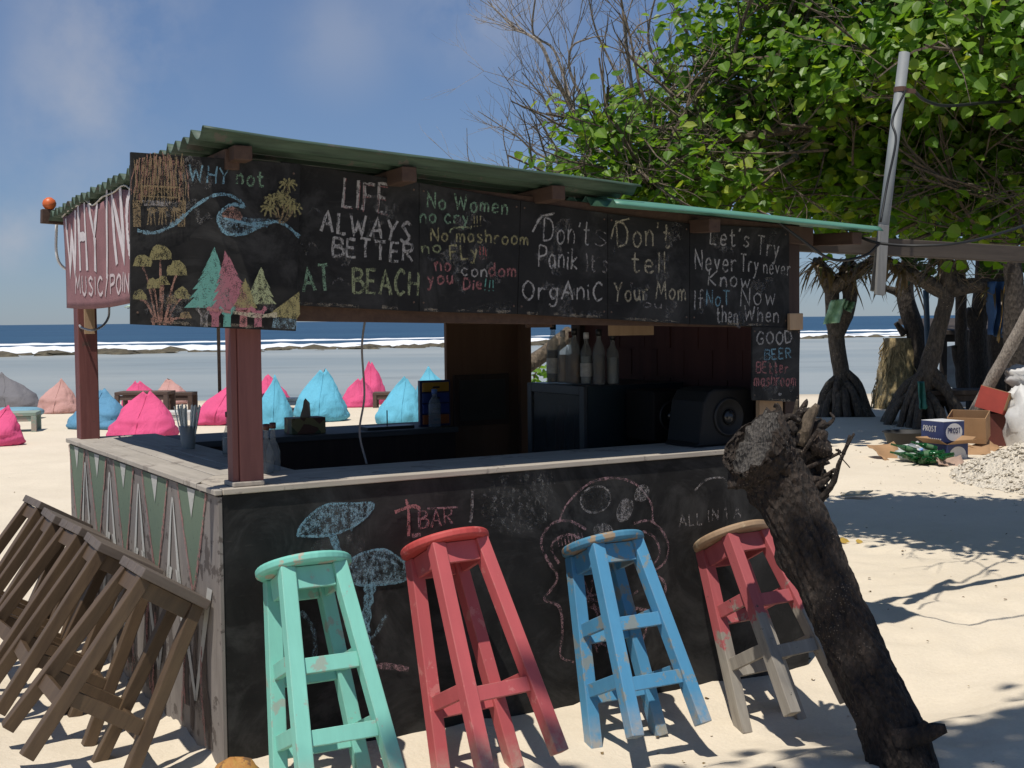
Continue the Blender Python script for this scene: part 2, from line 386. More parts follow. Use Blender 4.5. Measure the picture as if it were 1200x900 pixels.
    for k in range(520):
        x = rr.uniform(-75, 110); fade = 1 if x < 5 else max(.25, 1 - (x - 5) / 60)
        if rr.random() > fade: continue
        y = reef_y(x) - rr.uniform(.5, 9) * fade; s_ = rr.uniform(.25, .85) * (.5 + .5 * fade)
        base = len(mb.v); ico = [(0, 0, 1)] + [(math.cos(t) * q_, math.sin(t) * q_, z_) for (q_, z_) in ((.75, .6), (1, 0)) for t in [j * math.pi / 4 for j in range(8)]]
        vs = [(x + p[0] * s_ * 1.5 * (1 + .4 * rr.uniform(-1, 1)), y + p[1] * s_ * (1 + .4 * rr.uniform(-1, 1)), SEA - .05 + p[2] * s_ * .36 * (1 + .5 * rr.uniform(-1, 1))) for p in ico]
        mb.add(vs, [(0, 1 + j, 1 + (j+1) % 8) for j in range(8)] + [(1 + j, 9 + j, 9 + (j+1) % 8, 1 + (j+1) % 8) for j in range(8)])
    tag(mb.build('reef_rocks', rk.m), kind='stuff')
build_sea()

# ---------------------------------------------------------------- handwriting: single-stroke letters (~ = smooth stroke)
GL = {
'A':'0,0 .32,1 .62,0;.1,.36 .52,.36','B':'0,0 0,1;~0,1 .42,.93 .44,.66 0,.53;~0,.53 .5,.46 .5,.08 0,0','C':'~.52,.85 .3,1 .05,.7 .02,.35 .22,0 .52,.15',
'D':'0,0 0,1;~0,1 .4,.88 .55,.5 .4,.1 0,0','E':'.45,1 0,1 0,0 .46,0;0,.52 .36,.52','F':'.48,1 0,1 0,0;0,.55 .36,.55','G':'~.55,.85 .3,1 .05,.7 .02,.3 .25,0 .52,.12 .54,.42;.3,.42 .56,.42',
'H':'0,1 0,0;.5,1 .5,0;0,.5 .5,.5','I':'0,1 0,0','J':'~.4,1 .4,.25 .25,0 0,.12','K':'0,1 0,0;.5,1 0,.42 .52,0','L':'0,1 0,0 .42,0','M':'0,0 .08,1 .36,.3 .64,1 .72,0','N':'0,0 0,1 .5,0 .5,1',
'O':'~.3,1 .05,.75 .02,.35 .28,0 .56,.3 .55,.75 .3,1','P':'0,0 0,1;~0,1 .45,.92 .45,.58 0,.46','R':'0,0 0,1;~0,1 .45,.92 .45,.6 0,.5;.18,.5 .52,0','S':'~.46,.86 .25,1 .04,.8 .25,.53 .47,.28 .25,0 .0,.14',
'T':'0,1 .56,1;.28,1 .28,0','U':'~0,1 .02,.25 .25,0 .48,.25 .5,1','V':'0,1 .28,0 .55,1','W':'0,1 .2,0 .4,.8 .6,0 .8,1','Y':'0,1 .27,.5 .54,1;.27,.5 .2,0','/':'0,-.15 .35,1.1',
'a':'~.4,.55 .15,.62 .02,.3 .18,0 .4,.2;.42,.62 .42,0','b':'0,1 0,0;~0,.4 .25,.6 .42,.3 .25,0 0,.08','c':'~.38,.52 .18,.62 .0,.3 .18,0 .4,.1','d':'~.4,.4 .2,.6 .0,.3 .18,0 .4,.2;.41,1 .41,0',
'e':'~.02,.32 .38,.36 .25,.62 .05,.5 .03,.15 .2,0 .4,.1','f':'~.38,.92 .22,1 .15,.8 .15,0;0,.55 .34,.55','g':'~.4,.5 .2,.62 .02,.35 .18,.05 .4,.2;~.41,.62 .41,-.15 .22,-.36 .0,-.25','h':'0,1 0,0;~0,.4 .22,.62 .38,.45 .38,0',
'i':'0,.6 0,0;0,.78 .02,.82','k':'0,1 0,0;.36,.6 0,.28 .38,0','l':'0,1 0,0','m':'0,.6 0,0;~0,.4 .14,.6 .27,.42 .27,0;~.27,.4 .42,.6 .54,.42 .54,0','n':'0,.6 0,0;~0,.4 .2,.62 .36,.42 .36,0',
'o':'~.2,.6 .02,.42 .04,.12 .22,0 .4,.2 .38,.48 .2,.6','p':'0,.6 0,-.38;~0,.45 .25,.62 .42,.32 .25,.02 0,.1','r':'0,.6 0,0;~0,.35 .15,.58 .32,.55','s':'~.34,.52 .18,.62 .04,.48 .2,.32 .34,.15 .18,0 .0,.08',
't':'~.15,.95 .14,.2 .22,0 .36,.08;0,.62 .34,.62','u':'~0,.6 .03,.15 .18,0 .36,.2;.37,.6 .37,0','v':'0,.6 .18,0 .36,.6','w':'0,.6 .14,0 .28,.5 .42,0 .56,.6','x':'0,.6 .36,0;.36,.6 0,0','y':'0,.6 .2,.08;~.4,.6 .2,.05 .05,-.32 -.08,-.3',
'!':'0,1 0,.28;0,.05 .01,.0',"'":'.03,1 0,.8',',':'.04,.05 0,-.15','1':'.0,.8 .15,1 .15,0','.':'0,.03 .02,0','&':'~.5,.1 .2,.75 .3,1 .42,.8 .05,.25 .2,0 .5,.35'}
def glyph(ch):
    out = []; w = 0
    for st in GL[ch].split(';'):
        sm = st.startswith('~'); pts = [tuple(map(float, p.split(','))) for p in st.lstrip('~').split()]
        w = max(w, max(p[0] for p in pts))
        if sm: pts = [(p.x, p.y) for p in crom([(a, b, 0) for a, b in pts], 5)]
        out.append(pts)
    return out, w
def write(mb, text, a, b, hgt, place, nrm, wid, rnd, wob=.05):
    """write text from plane point a to b (2-D), cap height hgt; place maps a 2-D point to the world"""
    a = Vector(a); b = Vector(b); d = b - a; L = d.length; ex = d / L; ey = Vector((-ex.y, ex.x))
    adv = []; x = 0
    for ch in text:
        if ch == ' ': adv.append((x, None)); x += .38; continue
        g, w = glyph(ch); adv.append((x, g)); x += w + .27
    x -= .27; k = L / x
    for x0, g in adv:
        if g is None: continue
        dy = rnd.uniform(-wob, wob); sc = 1 + rnd.uniform(-wob, wob); sl = rnd.uniform(-.06, .06)
        for st in g:
            pts = []
            for i in range(len(st)):
                p = st[i]; q = st[i-1] if i else p
                n_ = 1 if i == 0 else 3
                for j in range(n_):
                    t = (j + 1) / n_; px_, py_ = q[0] + (p[0]-q[0])*t, q[1] + (p[1]-q[1])*t
                    px_ += sl * py_; py_ = py_ * sc + dy
                    P = a + ex * ((x0 + px_) * k) + ey * (py_ * hgt) + Vector((rnd.gauss(0, 1), rnd.gauss(0, 1))) * wid * .10
                    pts.append(place(P.x, P.y))
            mb.ribbon(pts, wid, nrm, .3, rnd)
# ---------------------------------------------------------------- the bar
M_BLACK = blackboard('black_painted_plywood')
M_BEAM = wood('brown_beam', (.05, .026, .017), (.085, .048, .031), 1, .8, (1, 12, 1))
M_POST = wood('maroon_post', (.125, .038, .035), (.185, .066, .058), 1, .6, (1, 1, 14), worn=(.10, .055, .045), amt=.25)
M_DARKPOST = wood('dark_post', (.035, .02, .016), (.06, .035, .027), 1, .8)
M_COUNTER = wood('weathered_counter_plank', (.33, .29, .24), (.47, .42, .35), 1, .85, (14, 1, 1), worn=(.24, .21, .18), amt=.4)
M_COUNTER2 = wood('weathered_side_plank', (.30, .27, .23), (.42, .38, .33), 1, .85, (1, 14, 1), worn=(.24, .21, .18), amt=.4)
M_ROOF = wood('shaded_green_roof', (.020, .042, .027), (.060, .105, .068), 2.2, .6, (14, 1, 1), bump=.05, worn=(.075, .075, .06), amt=.35)  # streaks paint in the shade between ridges; tone is the shaded underside
M_ROOF2 = wood('sunlit_teal_roof', (.075, .21, .155), (.11, .27, .205), .6, .45, (14, 1, 1), bump=.05, worn=(.09, .2, .16), amt=.25)  # same roof paint, with its sunlit tone put into the colour
M_PANEL = wood('brown_plywood', (.115, .058, .035), (.16, .085, .05), .5, .8)
M_MAROONWALL = wood('maroon_wall_board', (.06, .02, .018), (.085, .03, .026), .6, .85)
M_PLYRAW = wood('raw_plywood', (.33, .22, .13), (.45, .31, .19), .8, .85)
M_SIDE = wood('grey_brown_side_paint', (.16, .14, .128), (.25, .225, .205), .5, .8, (1, 1, 5), worn=(.085, .07, .062), amt=.55)
M_GREENP = chalk('green_paint', (.135, .185, .13), .90, 60)
M_WHITEP = chalk('white_paint', (.46, .46, .43), .90, 70)
M_PINKP = chalk('dusty_pink_paint', (.33, .165, .15), .62, 55)
M_UMBERP = chalk('umber_paint', (.085, .065, .055), .8, 40)

bar = thing('beach_bar', K(0, 0, 0), 'black chalk-painted beach bar with corrugated green roof and weathered counter', 'beach bar', rot=(0, 0, KA))
def zr(u, v): return 2.173 - .061 * u - .035 * (v + .18)
def zr2(u, v):
    d = 2.0475 - .042 * (u - 1.6) + .012 * (v + .18)
    return d - (.13 * max(0, .16 - v) ** 1.05)
def zt(u, v): return zr(u, v) - .022 if u < 1.62 else 2.018 - .042 * (u - 1.6) + .012 * v
# front and side boards of the counter
m = MB(); m.kbox(0.0, 2.78, .0, .018, -.25, .945); m.build('front_panel', M_BLACK, bar, bevel=.002)
m = MB(); m.kbox(-.016, -.001, -.004, 2.4, -.2, .94); m.build('side_panel', M_SIDE, bar, bevel=.002)
m = MB(); m.kbox(.0, 2.78, -.012, .20, .947, .968); m.kbox(.005, 2.775, .204, .41, .947, .966); m.build('counter_top', M_COUNTER, bar, bevel=.003)
rc = random.Random(2); m = MB()
for a, b in ((-.03, .105), (.109, .255), (.259, .43)):
    m.hexa([K(a, .414 if a > 0 else .2, .947), K(b, .414, .947), K(b + rc.uniform(-.01, .01), 2.42, .947), K(a, 2.42, .947),
            K(a, .414 if a > 0 else .2, .968), K(b, .414, .966), K(b, 2.42, .968), K(a, 2.42, .968)])
m.hexa([K(-.03, -.01, .947), K(-.002, -.01, .947), K(-.002, .2, .947), K(-.03, .2, .947), K(-.03, -.01, .966), K(-.002, -.01, .966), K(-.002, .2, .966), K(-.03, .2, .966)])
m.build('counter_top', M_COUNTER2, bar, bevel=.003)
# inner frame under the counter so the inside reads as dark joinery
m = MB()
for u in (.05, .9, 1.8, 2.7): m.kbox(u, u + .05, .05, .09, -.1, .945)
for v in (.8, 1.6, 2.33): m.kbox(.02, .06, v, v + .05, -.1, .945)
m.kbox(.43, .445, .42, 2.35, .6, .945)
m.kbox(.45, 2.7, .40, .415, .55, .945)
m.build('counter_frame', M_DARKPOST, bar)
def post(u, v, w, z0, z1, mat, name='post'):
    m = MB(); m.kbox(u, u + w, v, v + w, z0, z1); return m.build(name, mat, bar, bevel=.004)
p_ = post(.075, .022, .088, .969, 2.10, M_POST)
m = MB(); m.kbox(.052, .0745, .03, .09, .969, 2.08); m.build('post_batten', M_POST, p_, bevel=.003)
m = MB(); m.kbox(.045, .16, .008, .115, .969, .985); m.build('post_foot', M_COUNTER, p_, bevel=.003)
post(.02, 2.30, .095, -.1, 2.06, M_POST)
post(2.66, .03, .09, -.2, 1.98, M_DARKPOST); post(2.665, 1.72, .09, -.1, 1.99, M_DARKPOST); post(2.6, 2.3, .09, -.1, 1.98, M_DARKPOST)
# beams and rafters
m = MB()
m.hexa([K(-.02, .0215, 2.03), K(2.8, .0215, 1.875), K(2.8, .0215 - .0, 1.955), K(-.02, .0215, 2.11), K(-.02, -.006, 2.03), K(2.8, -.006, 1.875), K(2.8, -.006, 1.955), K(-.02, -.006, 2.11)]); m.build('roof_beam', M_BEAM, bar, bevel=.003)
m = MB(); m.bar(K(.17, .04, 1.585), K(2.655, .04, 1.53), .035, .06); m.build('lower_beam', M_BEAM, bar, bevel=.003)
m = MB(); m.bar(K(.06, .13, 1.665), K(.06, 2.295, 1.685), .035, .06); m.build('side_rail', M_BEAM, bar, bevel=.003)
m = MB(); m.bar(K(.03, -.1, 2.105), K(.03, 2.5, 2.045), .05, .07); m.build('side_rail', M_BEAM, bar, bevel=.003)
m = MB(); m.bar(K(-.13, 2.36, 2.09), K(2.72, 2.36, 1.955), .05, .07); m.build('roof_beam', M_BEAM, bar, bevel=.003)
for i, u in enumerate((.05, .675, 1.32, 2.10, 2.93)):
    m = MB(); h = .056
    f = -.15 if i else -.155
    if i == 0: a_h = .05
    else: a_h = h
    a, b = K(u, f, zt(u, f) - a_h / 2 - (.03 if u > 1.62 else 0)), K(u, 2.5, zt(u, 2.5) - a_h / 2)
    m.bar(a, b, .06 if i else .065, h if i else .05); m.build('rafter', M_BEAM, bar, bevel=.004)
# corrugated sheets, ridges running along the front
def sheet(fz, u0, u1, v0, v1, name, mat, seed):
    m = MB(); nv = int((v1 - v0) / .0095); nu = 34; vs = []
    for j in range(nv + 1):
        v = v0 + (v1 - v0) * j / nv
        for i in range(nu + 1):
            u = u0 + (u1 - u0) * i / nu
            e = .012 * fbm((seed, v * 9, 0), 2) if i == 0 else (.012 * fbm((seed + 4, v * 9, 0), 2) if i == nu else 0)
            z = fz(u, v) + (.019 if seed == 1 else .014) * math.sin(2 * math.pi * v / .098) + .006 * fbm((u * 1.2, v * 1.5, seed), 2) + (.012 * fbm((v * 7, seed, 7), 2) * max(0, 1 - (u - u0) / .25))
            vs.append(K(u + e, v, z))
    n = nu + 1; m.add(vs, [(j*n+i, j*n+i+1, (j+1)*n+i+1, (j+1)*n+i) for j in range(nv) for i in range(nu)])
    o = m.build(name, mat, bar, smooth=True); s = o.modifiers.new('thickness', 'SOLIDIFY'); s.thickness = .0025; s.offset = 0
    return o
sheet(lambda u, v: zr(u, v), -.1, 1.69, -.19, 2.52, 'roof_sheet', M_ROOF, 1)
tag(sheet(lambda u, v: zr2(u, v), 1.56, 3.05, -.2, 2.5, 'roof_sheet', M_ROOF2, 6), 'sunlit-toned teal roof sheet at the lower end of the roof')
# back counter, cabinet, side wall
m = MB(); m.kbox(.46, 1.94, 1.88, 1.9, -.1, .93); m.kbox(.47, 1.94, 1.9, 2.28, .2, .93); m.build('back_counter', M_DARKPOST, bar)
m = MB(); m.kbox(.45, 1.95, 1.86, 2.32, .932, .962); m.build('back_counter_top', wood('dark_grey_counter', (.06, .058, .06), (.10, .098, .10), 1, .7, (14, 1, 1)), bar, bevel=.004)
m = MB(); m.kbox(1.965, 2.50, 2.02, 2.05, -.1, 1.72); m.build('back_panel', M_PANEL, bar, bevel=.003)
m = MB(); m.kbox(2.43, 2.505, 1.985, 2.018, -.1, 1.72); m.build('panel_batten', M_PANEL, bar, bevel=.004)
m = MB(); m.kbox(2.0, 2.36, 2.0, 2.018, .95, 1.24); pf = m.build('panel_frame', M_DARKPOST, bar, bevel=.003)
m = MB(); m.kbox(2.03, 2.33, 1.99, 1.999, .98, 1.21); m.build('panel_inset', plain('dark_board', (.035, .033, .031), .5), pf)
m = MB(); m.kbox(2.70, 2.715, .13, 1.715, -.1, 2.0); sw = m.build('side_wall', M_MAROONWALL, bar)
m = MB(); rw = random.Random(8)
for k in range(6):
    z0 = .96 + k * .145
    for j in range(7):
        v0 = .14 + j * .225 + (.11 if k % 2 else 0)
        if v0 > 1.6: continue
        d = rw.uniform(.002, .006); m.kbox(2.699 - d, 2.6985, v0, min(1.7, v0 + .215), z0, z0 + .135)
m.build('wall_boards', M_MAROONWALL, sw)
# long beam reaching past the bar to the right, on its own post
u_, z_ = onv(1200, 294, .09); m = MB(); m.bar(K(2.52, .155, 1.905), K(4.75, .155, z_ - .02), .05, .085); m.build('side_beam', wood('pale_brown_beam', (.055, .042, .032), (.09, .07, .053), 1, .8, (12, 12, 1)), bar, bevel=.004)
post(4.68, .19, .09, -.2, z_ + .02, M_DARKPOST)
u_, z_ = onv(905, 480, .0); m = MB(); m.kbox(2.50, 2.64, .022, .05, .969, 1.2); m.build('wall_board', M_PLYRAW, bar, bevel=.003)
m = MB(); m.kbox(2.62, 2.70, -.045, -.026, 1.49, 1.565); m.build('patch_block', M_PLYRAW, bar, bevel=.003)
u0, z0 = onv(740, 383, .5); m = MB(); m.kbox(u0 - .13, u0 + .13, .5, .506, z0 - .04, z0 + .08); m.build('cardboard_flap', M_PLYRAW, bar)

# painted pattern of the side: spears, spikes and outlines (v runs to the back, z up)
def side(mb, pts, lay): 
    mb.add([K(-.017 - .0012 * lay, v, z) for v, z in pts][::-1], [tuple(range(len(pts)))])
m1, m2, m3, m4 = MB(), MB(), MB(), MB(); rs = random.Random(12)
for i, vc in enumerate((.30, .80, 1.30, 1.79, 2.22)):
    w = .185 + rs.uniform(-.02, .01); zb = .54 + rs.uniform(-.08, .05); n = 9
    L_ = [(vc - w * (1 - t) ** .9, .938 - (.938 - zb) * t) for t in [k / n for k in range(n + 1)]]
    R_ = [(vc + w * (1 - t) ** .9, .938 - (.938 - zb) * t) for t in [k / n for k in range(n + 1)]]
    side(m1, L_ + R_[::-1][1:], 1)
    for P in (L_, R_): m3.ribbon([K(-.0205, v, z) for v, z in P], .022, -D1, .3, rs)
    side(m2, [(vc - .05, .938), (vc + .05, .938), (vc + rs.uniform(-.006, .006), .83)], 3)
    va = vc + .25                                                   # the white inverted V between two spears
    if va > 2.3: continue
    for a, b, c in ((va - .10, va - .006, .52), (va + .11, va + .006, .48)):
        side(m2, [(a - .024, .93 - c), (a + .024, .93 - c), (b + .006, .875), (b - .006, .88)], 3)
    vb = vc + .0
    for a in (vb - .20, vb + .20):
        side(m2, [(a - .028, .60), (a + .028, .60), (vb + .016, .14), (vb - .014, .145)], 3)
    for k in range(3):
        q = vc + rs.uniform(-.17, .17); z0 = rs.uniform(0, .1); m4.ribbon([K(-.0195, q + .05 * math.sin(t * 2 + k), z0 + .42 * t) for t in [j / 8 for j in range(9)]], rs.uniform(.03, .06), -D1, .3, rs)
        q = vc + rs.uniform(-.17, .17); m3.ribbon([K(-.0215, q + .04 * math.sin(t * 2.5 + k), z0 + .36 * t) for t in [j / 8 for j in range(9)]], rs.uniform(.012, .03), -D1, .4, rs)
for mm, nm, mt in ((m1, 'painted_spears', M_GREENP), (m2, 'painted_spikes', M_WHITEP), (m3, 'painted_outlines', M_PINKP), (m4, 'painted_flames', M_UMBERP)): mm.build(nm, mt, bar)

# ---------------------------------------------------------------- chalk
CH = {k: chalk('chalk_' + k, tuple(q * .8 for q in c), d) for k, c, d in (('white', (.52, .50, .48), .62), ('cream', (.50, .45, .33), .6), ('green', (.27, .43, .29), .6), ('lime', (.38, .42, .24), .6), ('yellow', (.42, .38, .20), .6),
      ('pink', (.48, .20, .20), .62), ('red', (.5, .13, .12), .62), ('teal', (.16, .42, .36), .72), ('blue', (.23, .42, .52), .6), ('salmon', (.45, .24, .18), .55), ('olive', (.33, .29, .13), .62), ('ochre', (.30, .22, .12), .6), ('palewash', (.26, .26, .255), .30), ('rose', (.42, .16, .2), .7), ('bluewash', (.26, .40, .48), .47), ('dim', (.40, .37, .36), .50), ('dimpink', (.46, .27, .29), .52))}
NRM = -D2
rt = random.Random(21)
class Sketch:
    """strokes and fills on a plane of the kiosk (v fixed), collected per chalk colour"""
    def __init__(s, v): s.v = v; s.by = {}; s.lay = 0
    def mb(s, c): return s.by.setdefault(c, MB())
    def place(s, a, b): return K(a, s.v, b)
    def px(s, x, y): return onv(x, y, s.v)
    def text(s, c, t, p, q, hpx, wid=.012):
        a = s.px(*p); b = s.px(*q); top = s.px(p[0], p[1] - hpx); write(s.mb(c), t, a, b, (top[1] - a[1]) * .93, s.place, NRM, wid * .78, rt)
    def line(s, c, pts, wid=.01, smooth=True, jit=.35):
        s.lay += 1; P = [s.px(*p) for p in pts]; P = [K(a, s.v - .00012 * s.lay, b) for a, b in P]
        if smooth: P = crom(P, 6)
        s.mb(c).ribbon(P, wid, NRM, jit, rt)
    def fill(s, c, pts, smooth=False, rough=0):
        s.lay += 1; P = [s.px(*p) for p in pts]; P = [K(a, s.v - .00012 * s.lay, b) for a, b in P]
        if smooth: P = crom(P + [P[0]], 5)[:-1]
        if rough: P = [p + D1 * rt.gauss(0, rough) + Vector((0, 0, rt.gauss(0, rough))) for p in P]
        s.mb(c).add(P, [tuple(range(len(P)))])
    def ell(s, c, cx, cy, rx, ry, rot=0, fill=True, wid=.008):
        pts = [(cx + rx * math.cos(t) * math.cos(rot) - ry * math.sin(t) * math.sin(rot), cy + rx * math.cos(t) * math.sin(rot) + ry * math.sin(t) * math.cos(rot)) for t in [k * math.pi / 9 for k in range(18)]]
        if fill: s.fill(c, pts, rough=.002)
        else: s.line(c, pts + [pts[0]], wid)
    def hatch(s, c, poly_top, poly_bot, n, wid, jx=3):
        for k in range(n):
            t = (k + rt.random()) / n
            a = poly_top(t); b = poly_bot(t); s.line(c, [(a[0] + rt.uniform(-jx, jx), a[1] + rt.uniform(-4, 4)), ((a[0] + b[0]) / 2 + rt.uniform(-jx, jx), (a[1] + b[1]) / 2), (b[0] + rt.uniform(-jx, jx), b[1] + rt.uniform(-6, 2))], wid)
    def finish(s, root, name='chalk_lettering'):
        for c, mb in s.by.items(): mb.build(name, CH[c], root)
def board(px4, v, label, thick=.012):
    q = [onv(x, y, v) for x, y in px4]                              # bottom left, bottom right, top right, top left
    base = K(q[0][0], v + thick / 2, q[0][1])
    t = thing('chalkboard', base, label, 'chalkboard', 'chalkboards along the bar front', (0, 0, KA))
    m = MB(); m.hexa([K(q[0][0], v, q[0][1]), K(q[1][0], v, q[1][1]), K(q[1][0], v + thick, q[1][1]), K(q[0][0], v + thick, q[0][1]),
                      K(q[3][0], v, q[3][1]), K(q[2][0], v, q[2][1]), K(q[2][0], v + thick, q[2][1]), K(q[3][0], v + thick, q[3][1])])
    b_ = m.build('board', M_BLACK, t, bevel=.0015)
    # rubbed-out older writing, nail heads, and the pale worn bottom edge
    (u0, z0), (u1, z1), (u2, z2), (u3, z3) = q; g = Sketch(v - .0009); at2 = lambda a, b: ((u0 * (1-a) + u1 * a) * (1-b) + (u3 * (1-a) + u2 * a) * b, (z0 * (1-a) + z1 * a) * (1-b) + (z3 * (1-a) + z2 * a) * b)
    for k in range(9):
        a, b = rt.uniform(.06, .8), rt.uniform(.1, .9); P = [at2(min(.97, a + .05 * j + rt.uniform(-.02, .02)), max(.03, min(.97, b + rt.uniform(-.09, .09)))) for j in range(4)]
        g.lay += 1; g.mb('ghost').ribbon(crom([K(x, v - .0006 - .00003 * g.lay, z) for x, z in P], 5), rt.uniform(.006, .05), NRM, .4, rt)
    for k in range(7):
        a = rt.uniform(0, .85); P = [at2(a + .03 * j, .012 + rt.uniform(0, .012)) for j in range(5)]; g.lay += 1; g.mb('edge').ribbon([K(x, v - .0006 - .00003 * g.lay, z) for x, z in P], .009, NRM, .5, rt)
    g.finish(t, 'chalk_marking')
    for a, b in ((.04, .94), (.96, .94), (.04, .07), (.96, .07)):
        x, z = at2(a, b); m = MB(); m.lathe([(.004, -.0002), (.004, .001), (.001, .0018)], K(x, v - .0004, z), 8, -D2); m.build('nail', M_NAIL, t)
    return t
M_NAIL = plain('rusty_nail', (.10, .06, .04), .6); CH['ghost'] = chalk('chalk_ghost', (.17, .165, .16), .42); CH['edge'] = chalk('worn_edge', (.22, .19, .15), .5)
G_ = .0016
V1, V2 = -.022, -.088
t = board([(330, 357), (491, 365), (491, 214), (330, 189)], V1, 'black board chalked LIFE ALWAYS BETTER AT BEACH'); s = Sketch(V1 - G_)
s.text('white', 'LIFE', (402, 243), (453, 250), 36, .015); s.text('pink', 'LIFE', (403, 244), (454, 251), 36, .004)
s.text('white', 'ALWAYS', (376, 271), (479, 284), 26, .013); s.text('white', 'BETTER', (390, 300), (483, 307), 23, .013); pass
s.text('green', 'AT', (356, 343), (387, 340), 32, .013); s.text('lime', 'BEACH', (414, 343), (489, 348), 31, .014)
s.finish(t)
t = board([(491.5, 365), (606, 368), (610, 235), (491.5, 214)], V1, 'black board chalked No Women no cry, third from the left'); s = Sketch(V1 - G_)
s.text('green', 'No Women', (501, 243), (594, 251), 20, .009); s.text('green', 'no cry', (493, 261), (549, 262), 18, .009); s.text('yellow', ',!!!', (552, 265), (563, 265), 14, .006)
s.text('yellow', 'No mashroom', (505, 282), (618, 287), 17, .009); s.text('lime', 'no', (495, 297), (516, 296), 15, .009); s.text('yellow', 'FLy', (528, 305), (560, 303), 18, .009); s.text('red', '!!!', (563, 303), (570, 303), 15, .006)
s.text('pink', 'no', (511, 318), (528, 317), 17, .009); s.text('white', 'con', (541, 323), (570, 324), 15, .008); s.text('pink', 'dom', (573, 323), (604, 325), 17, .009); s.text('pink', 'you', (502, 334), (530, 333), 17, .009); s.text('pink', 'Die', (543, 339), (564, 339), 14, .009); s.text('teal', '!!!', (568, 340), (578, 341), 14, .006)
s.line('lime', [(527, 273), (530, 268), (545, 266), (552, 268)], .006); s.fill('palewash', [(545, 362), (600, 365), (603, 352), (570, 356)]); s.finish(t)
t = board([(606.5, 368), (712, 374), (712, 250), (610.5, 235)], V1 + .002, "black board chalked Don't Panik It's Organic"); s = Sketch(V1 + .002 - G_)
s.text('dim', 's', (697, 287), (710, 288), 31, .006); s.line('white', [(624, 272), (634, 255), (650, 250)], .008); s.text('white', "Don't", (637, 283), (690, 288), 30, .008)
s.text('white', 'Panik', (631, 313), (676, 316), 26, .009); s.text('dim', "It's", (688, 318), (711, 319), 22, .009); s.text('white', 'OrgAniC', (613, 351), (706, 352), 24, .010)
s.ell('palewash', 690, 368, 18, 4); s.finish(t)
t = board([(712.5, 374), (808, 380), (808, 262), (712.5, 250)], V1, "black board chalked Don't tell Your Mom"); s = Sketch(V1 - G_)
s.text('cream', "Don't", (724, 289), (785, 290), 33, .010); s.line('cream', [(716, 280), (722, 262), (738, 256)], .007)
s.text('cream', 'tell', (740, 319), (779, 320), 26, .010); s.text('cream', 'Your Mom', (720, 353), (803, 351), 23, .010); s.text('dim', 'ou', (754, 360), (775, 361), 10, .007); s.finish(t)
t = board([(808.5, 380), (925, 384), (925, 268), (808.5, 262)], V1 + .002, "black board chalked Let's Try Never Try never Know, right end of the row"); s = Sketch(V1 + .002 - G_)
s.text('white', "Let's", (832, 285), (877, 289), 22, .009); s.text('white', 'Try', (887, 298), (912, 302), 24, .009); s.text('white', 'Never', (815, 316), (862, 318), 25, .009); s.text('white', 'Try', (868, 318), (888, 320), 22, .008); s.text('white', 'never', (895, 320), (926, 322), 18, .007)
s.text('white', 'Know', (830, 334), (878, 338), 20, .009); s.text('white', 'If', (814, 362), (824, 362), 24, .008); s.text('blue', 'NoT', (828, 358), (855, 358), 20, .008); s.text('white', 'Now', (868, 358), (908, 358), 24, .008); s.text('white', 'then', (840, 378), (864, 378), 20, .009); s.text('white', 'When', (872, 376), (912, 378), 18, .009); s.finish(t)
t = board([(882, 469), (936, 471), (938, 384), (882, 383)], -.026, 'small black board chalked GOOD BEER Better mashroom on the end post'); s = Sketch(-.026 - G_)
s.text('white', 'GOOD', (887, 404), (928, 402), 15, .010); s.text('blue', 'BEER', (896, 421.5), (927, 420), 13, .009); s.text('pink', 'BEtter', (886, 437), (923, 437), 14, .009); s.text('pink', 'mashroom', (884, 452), (932, 452), 16, .009)
s.ell('white', 914, 462, 2, 2); s.finish(t)

# the big picture board at the corner
t = board([(153, 380), (347, 388), (352, 192), (153, 178)], V2, 'large black board at the corner with chalk drawings and words WHY not'); s = Sketch(V2 - G_)
s.text('blue', 'WHY', (222, 212), (268, 217), 21, .008); s.text('green', 'not', (277, 216), (309, 219), 20, .009)
# thatched bar
s.hatch('salmon', lambda q: (157 + 60 * q, 186 - 6 * math.sin(q * 3.1) + 12 * abs(q - .5)), lambda q: (154 + 66 * q, 228 + 8 * math.sin(q * 9)), 34, .0035)
s.hatch('ochre', lambda q: (158 + 58 * q, 184), lambda q: (154 + 66 * q, 240), 30, .003)
for q in (0, .05, .1, .9, .95, 1): s.line('ochre', [(156 + 60 * q, 235), (157 + 58 * q, 266)], .008)
s.line('ochre', [(165, 218), (210, 220), (210, 232), (166, 230), (165, 218)], .006, False); s.text('ochre', 'BAR', (174, 228), (198, 228), 8, .005)
s.line('dim', [(166, 236), (212, 238)], .006); s.line('dim', [(168, 240), (196, 240)], .012)
for x in (177, 190, 204):
    s.ell('ochre', x, 246, 6, 3); 
    for d in (-5, -1, 4): s.line('ochre', [(x + d * .6, 248), (x + d, 264)], .005)
# wave
s.line('blue', [(160, 270), (180, 273), (205, 262), (225, 244), (245, 231), (262, 228), (278, 234), (286, 243)], .010)
s.line('bluewash', [(160, 271), (185, 272), (215, 252)], .012)
s.fill('bluewash', [(256, 248), (270, 240), (282, 254), (320, 258), (300, 270), (272, 277), (258, 268)], True)
s.fill('salmon', [(258, 248), (268, 242), (278, 246), (283, 256), (272, 260), (260, 254)], True)
s.line('blue', [(286, 243), (270, 240), (257, 250), (255, 262), (265, 274), (285, 274), (310, 262), (330, 262), (350, 278)], .011); s.line('blue', [(262, 256), (290, 262), (325, 259)], .008)
for k in range(5): s.line('blue', [(264 + 6 * k, 256 + 2 * k), (284 + 7 * k, 262 + k)], .005)
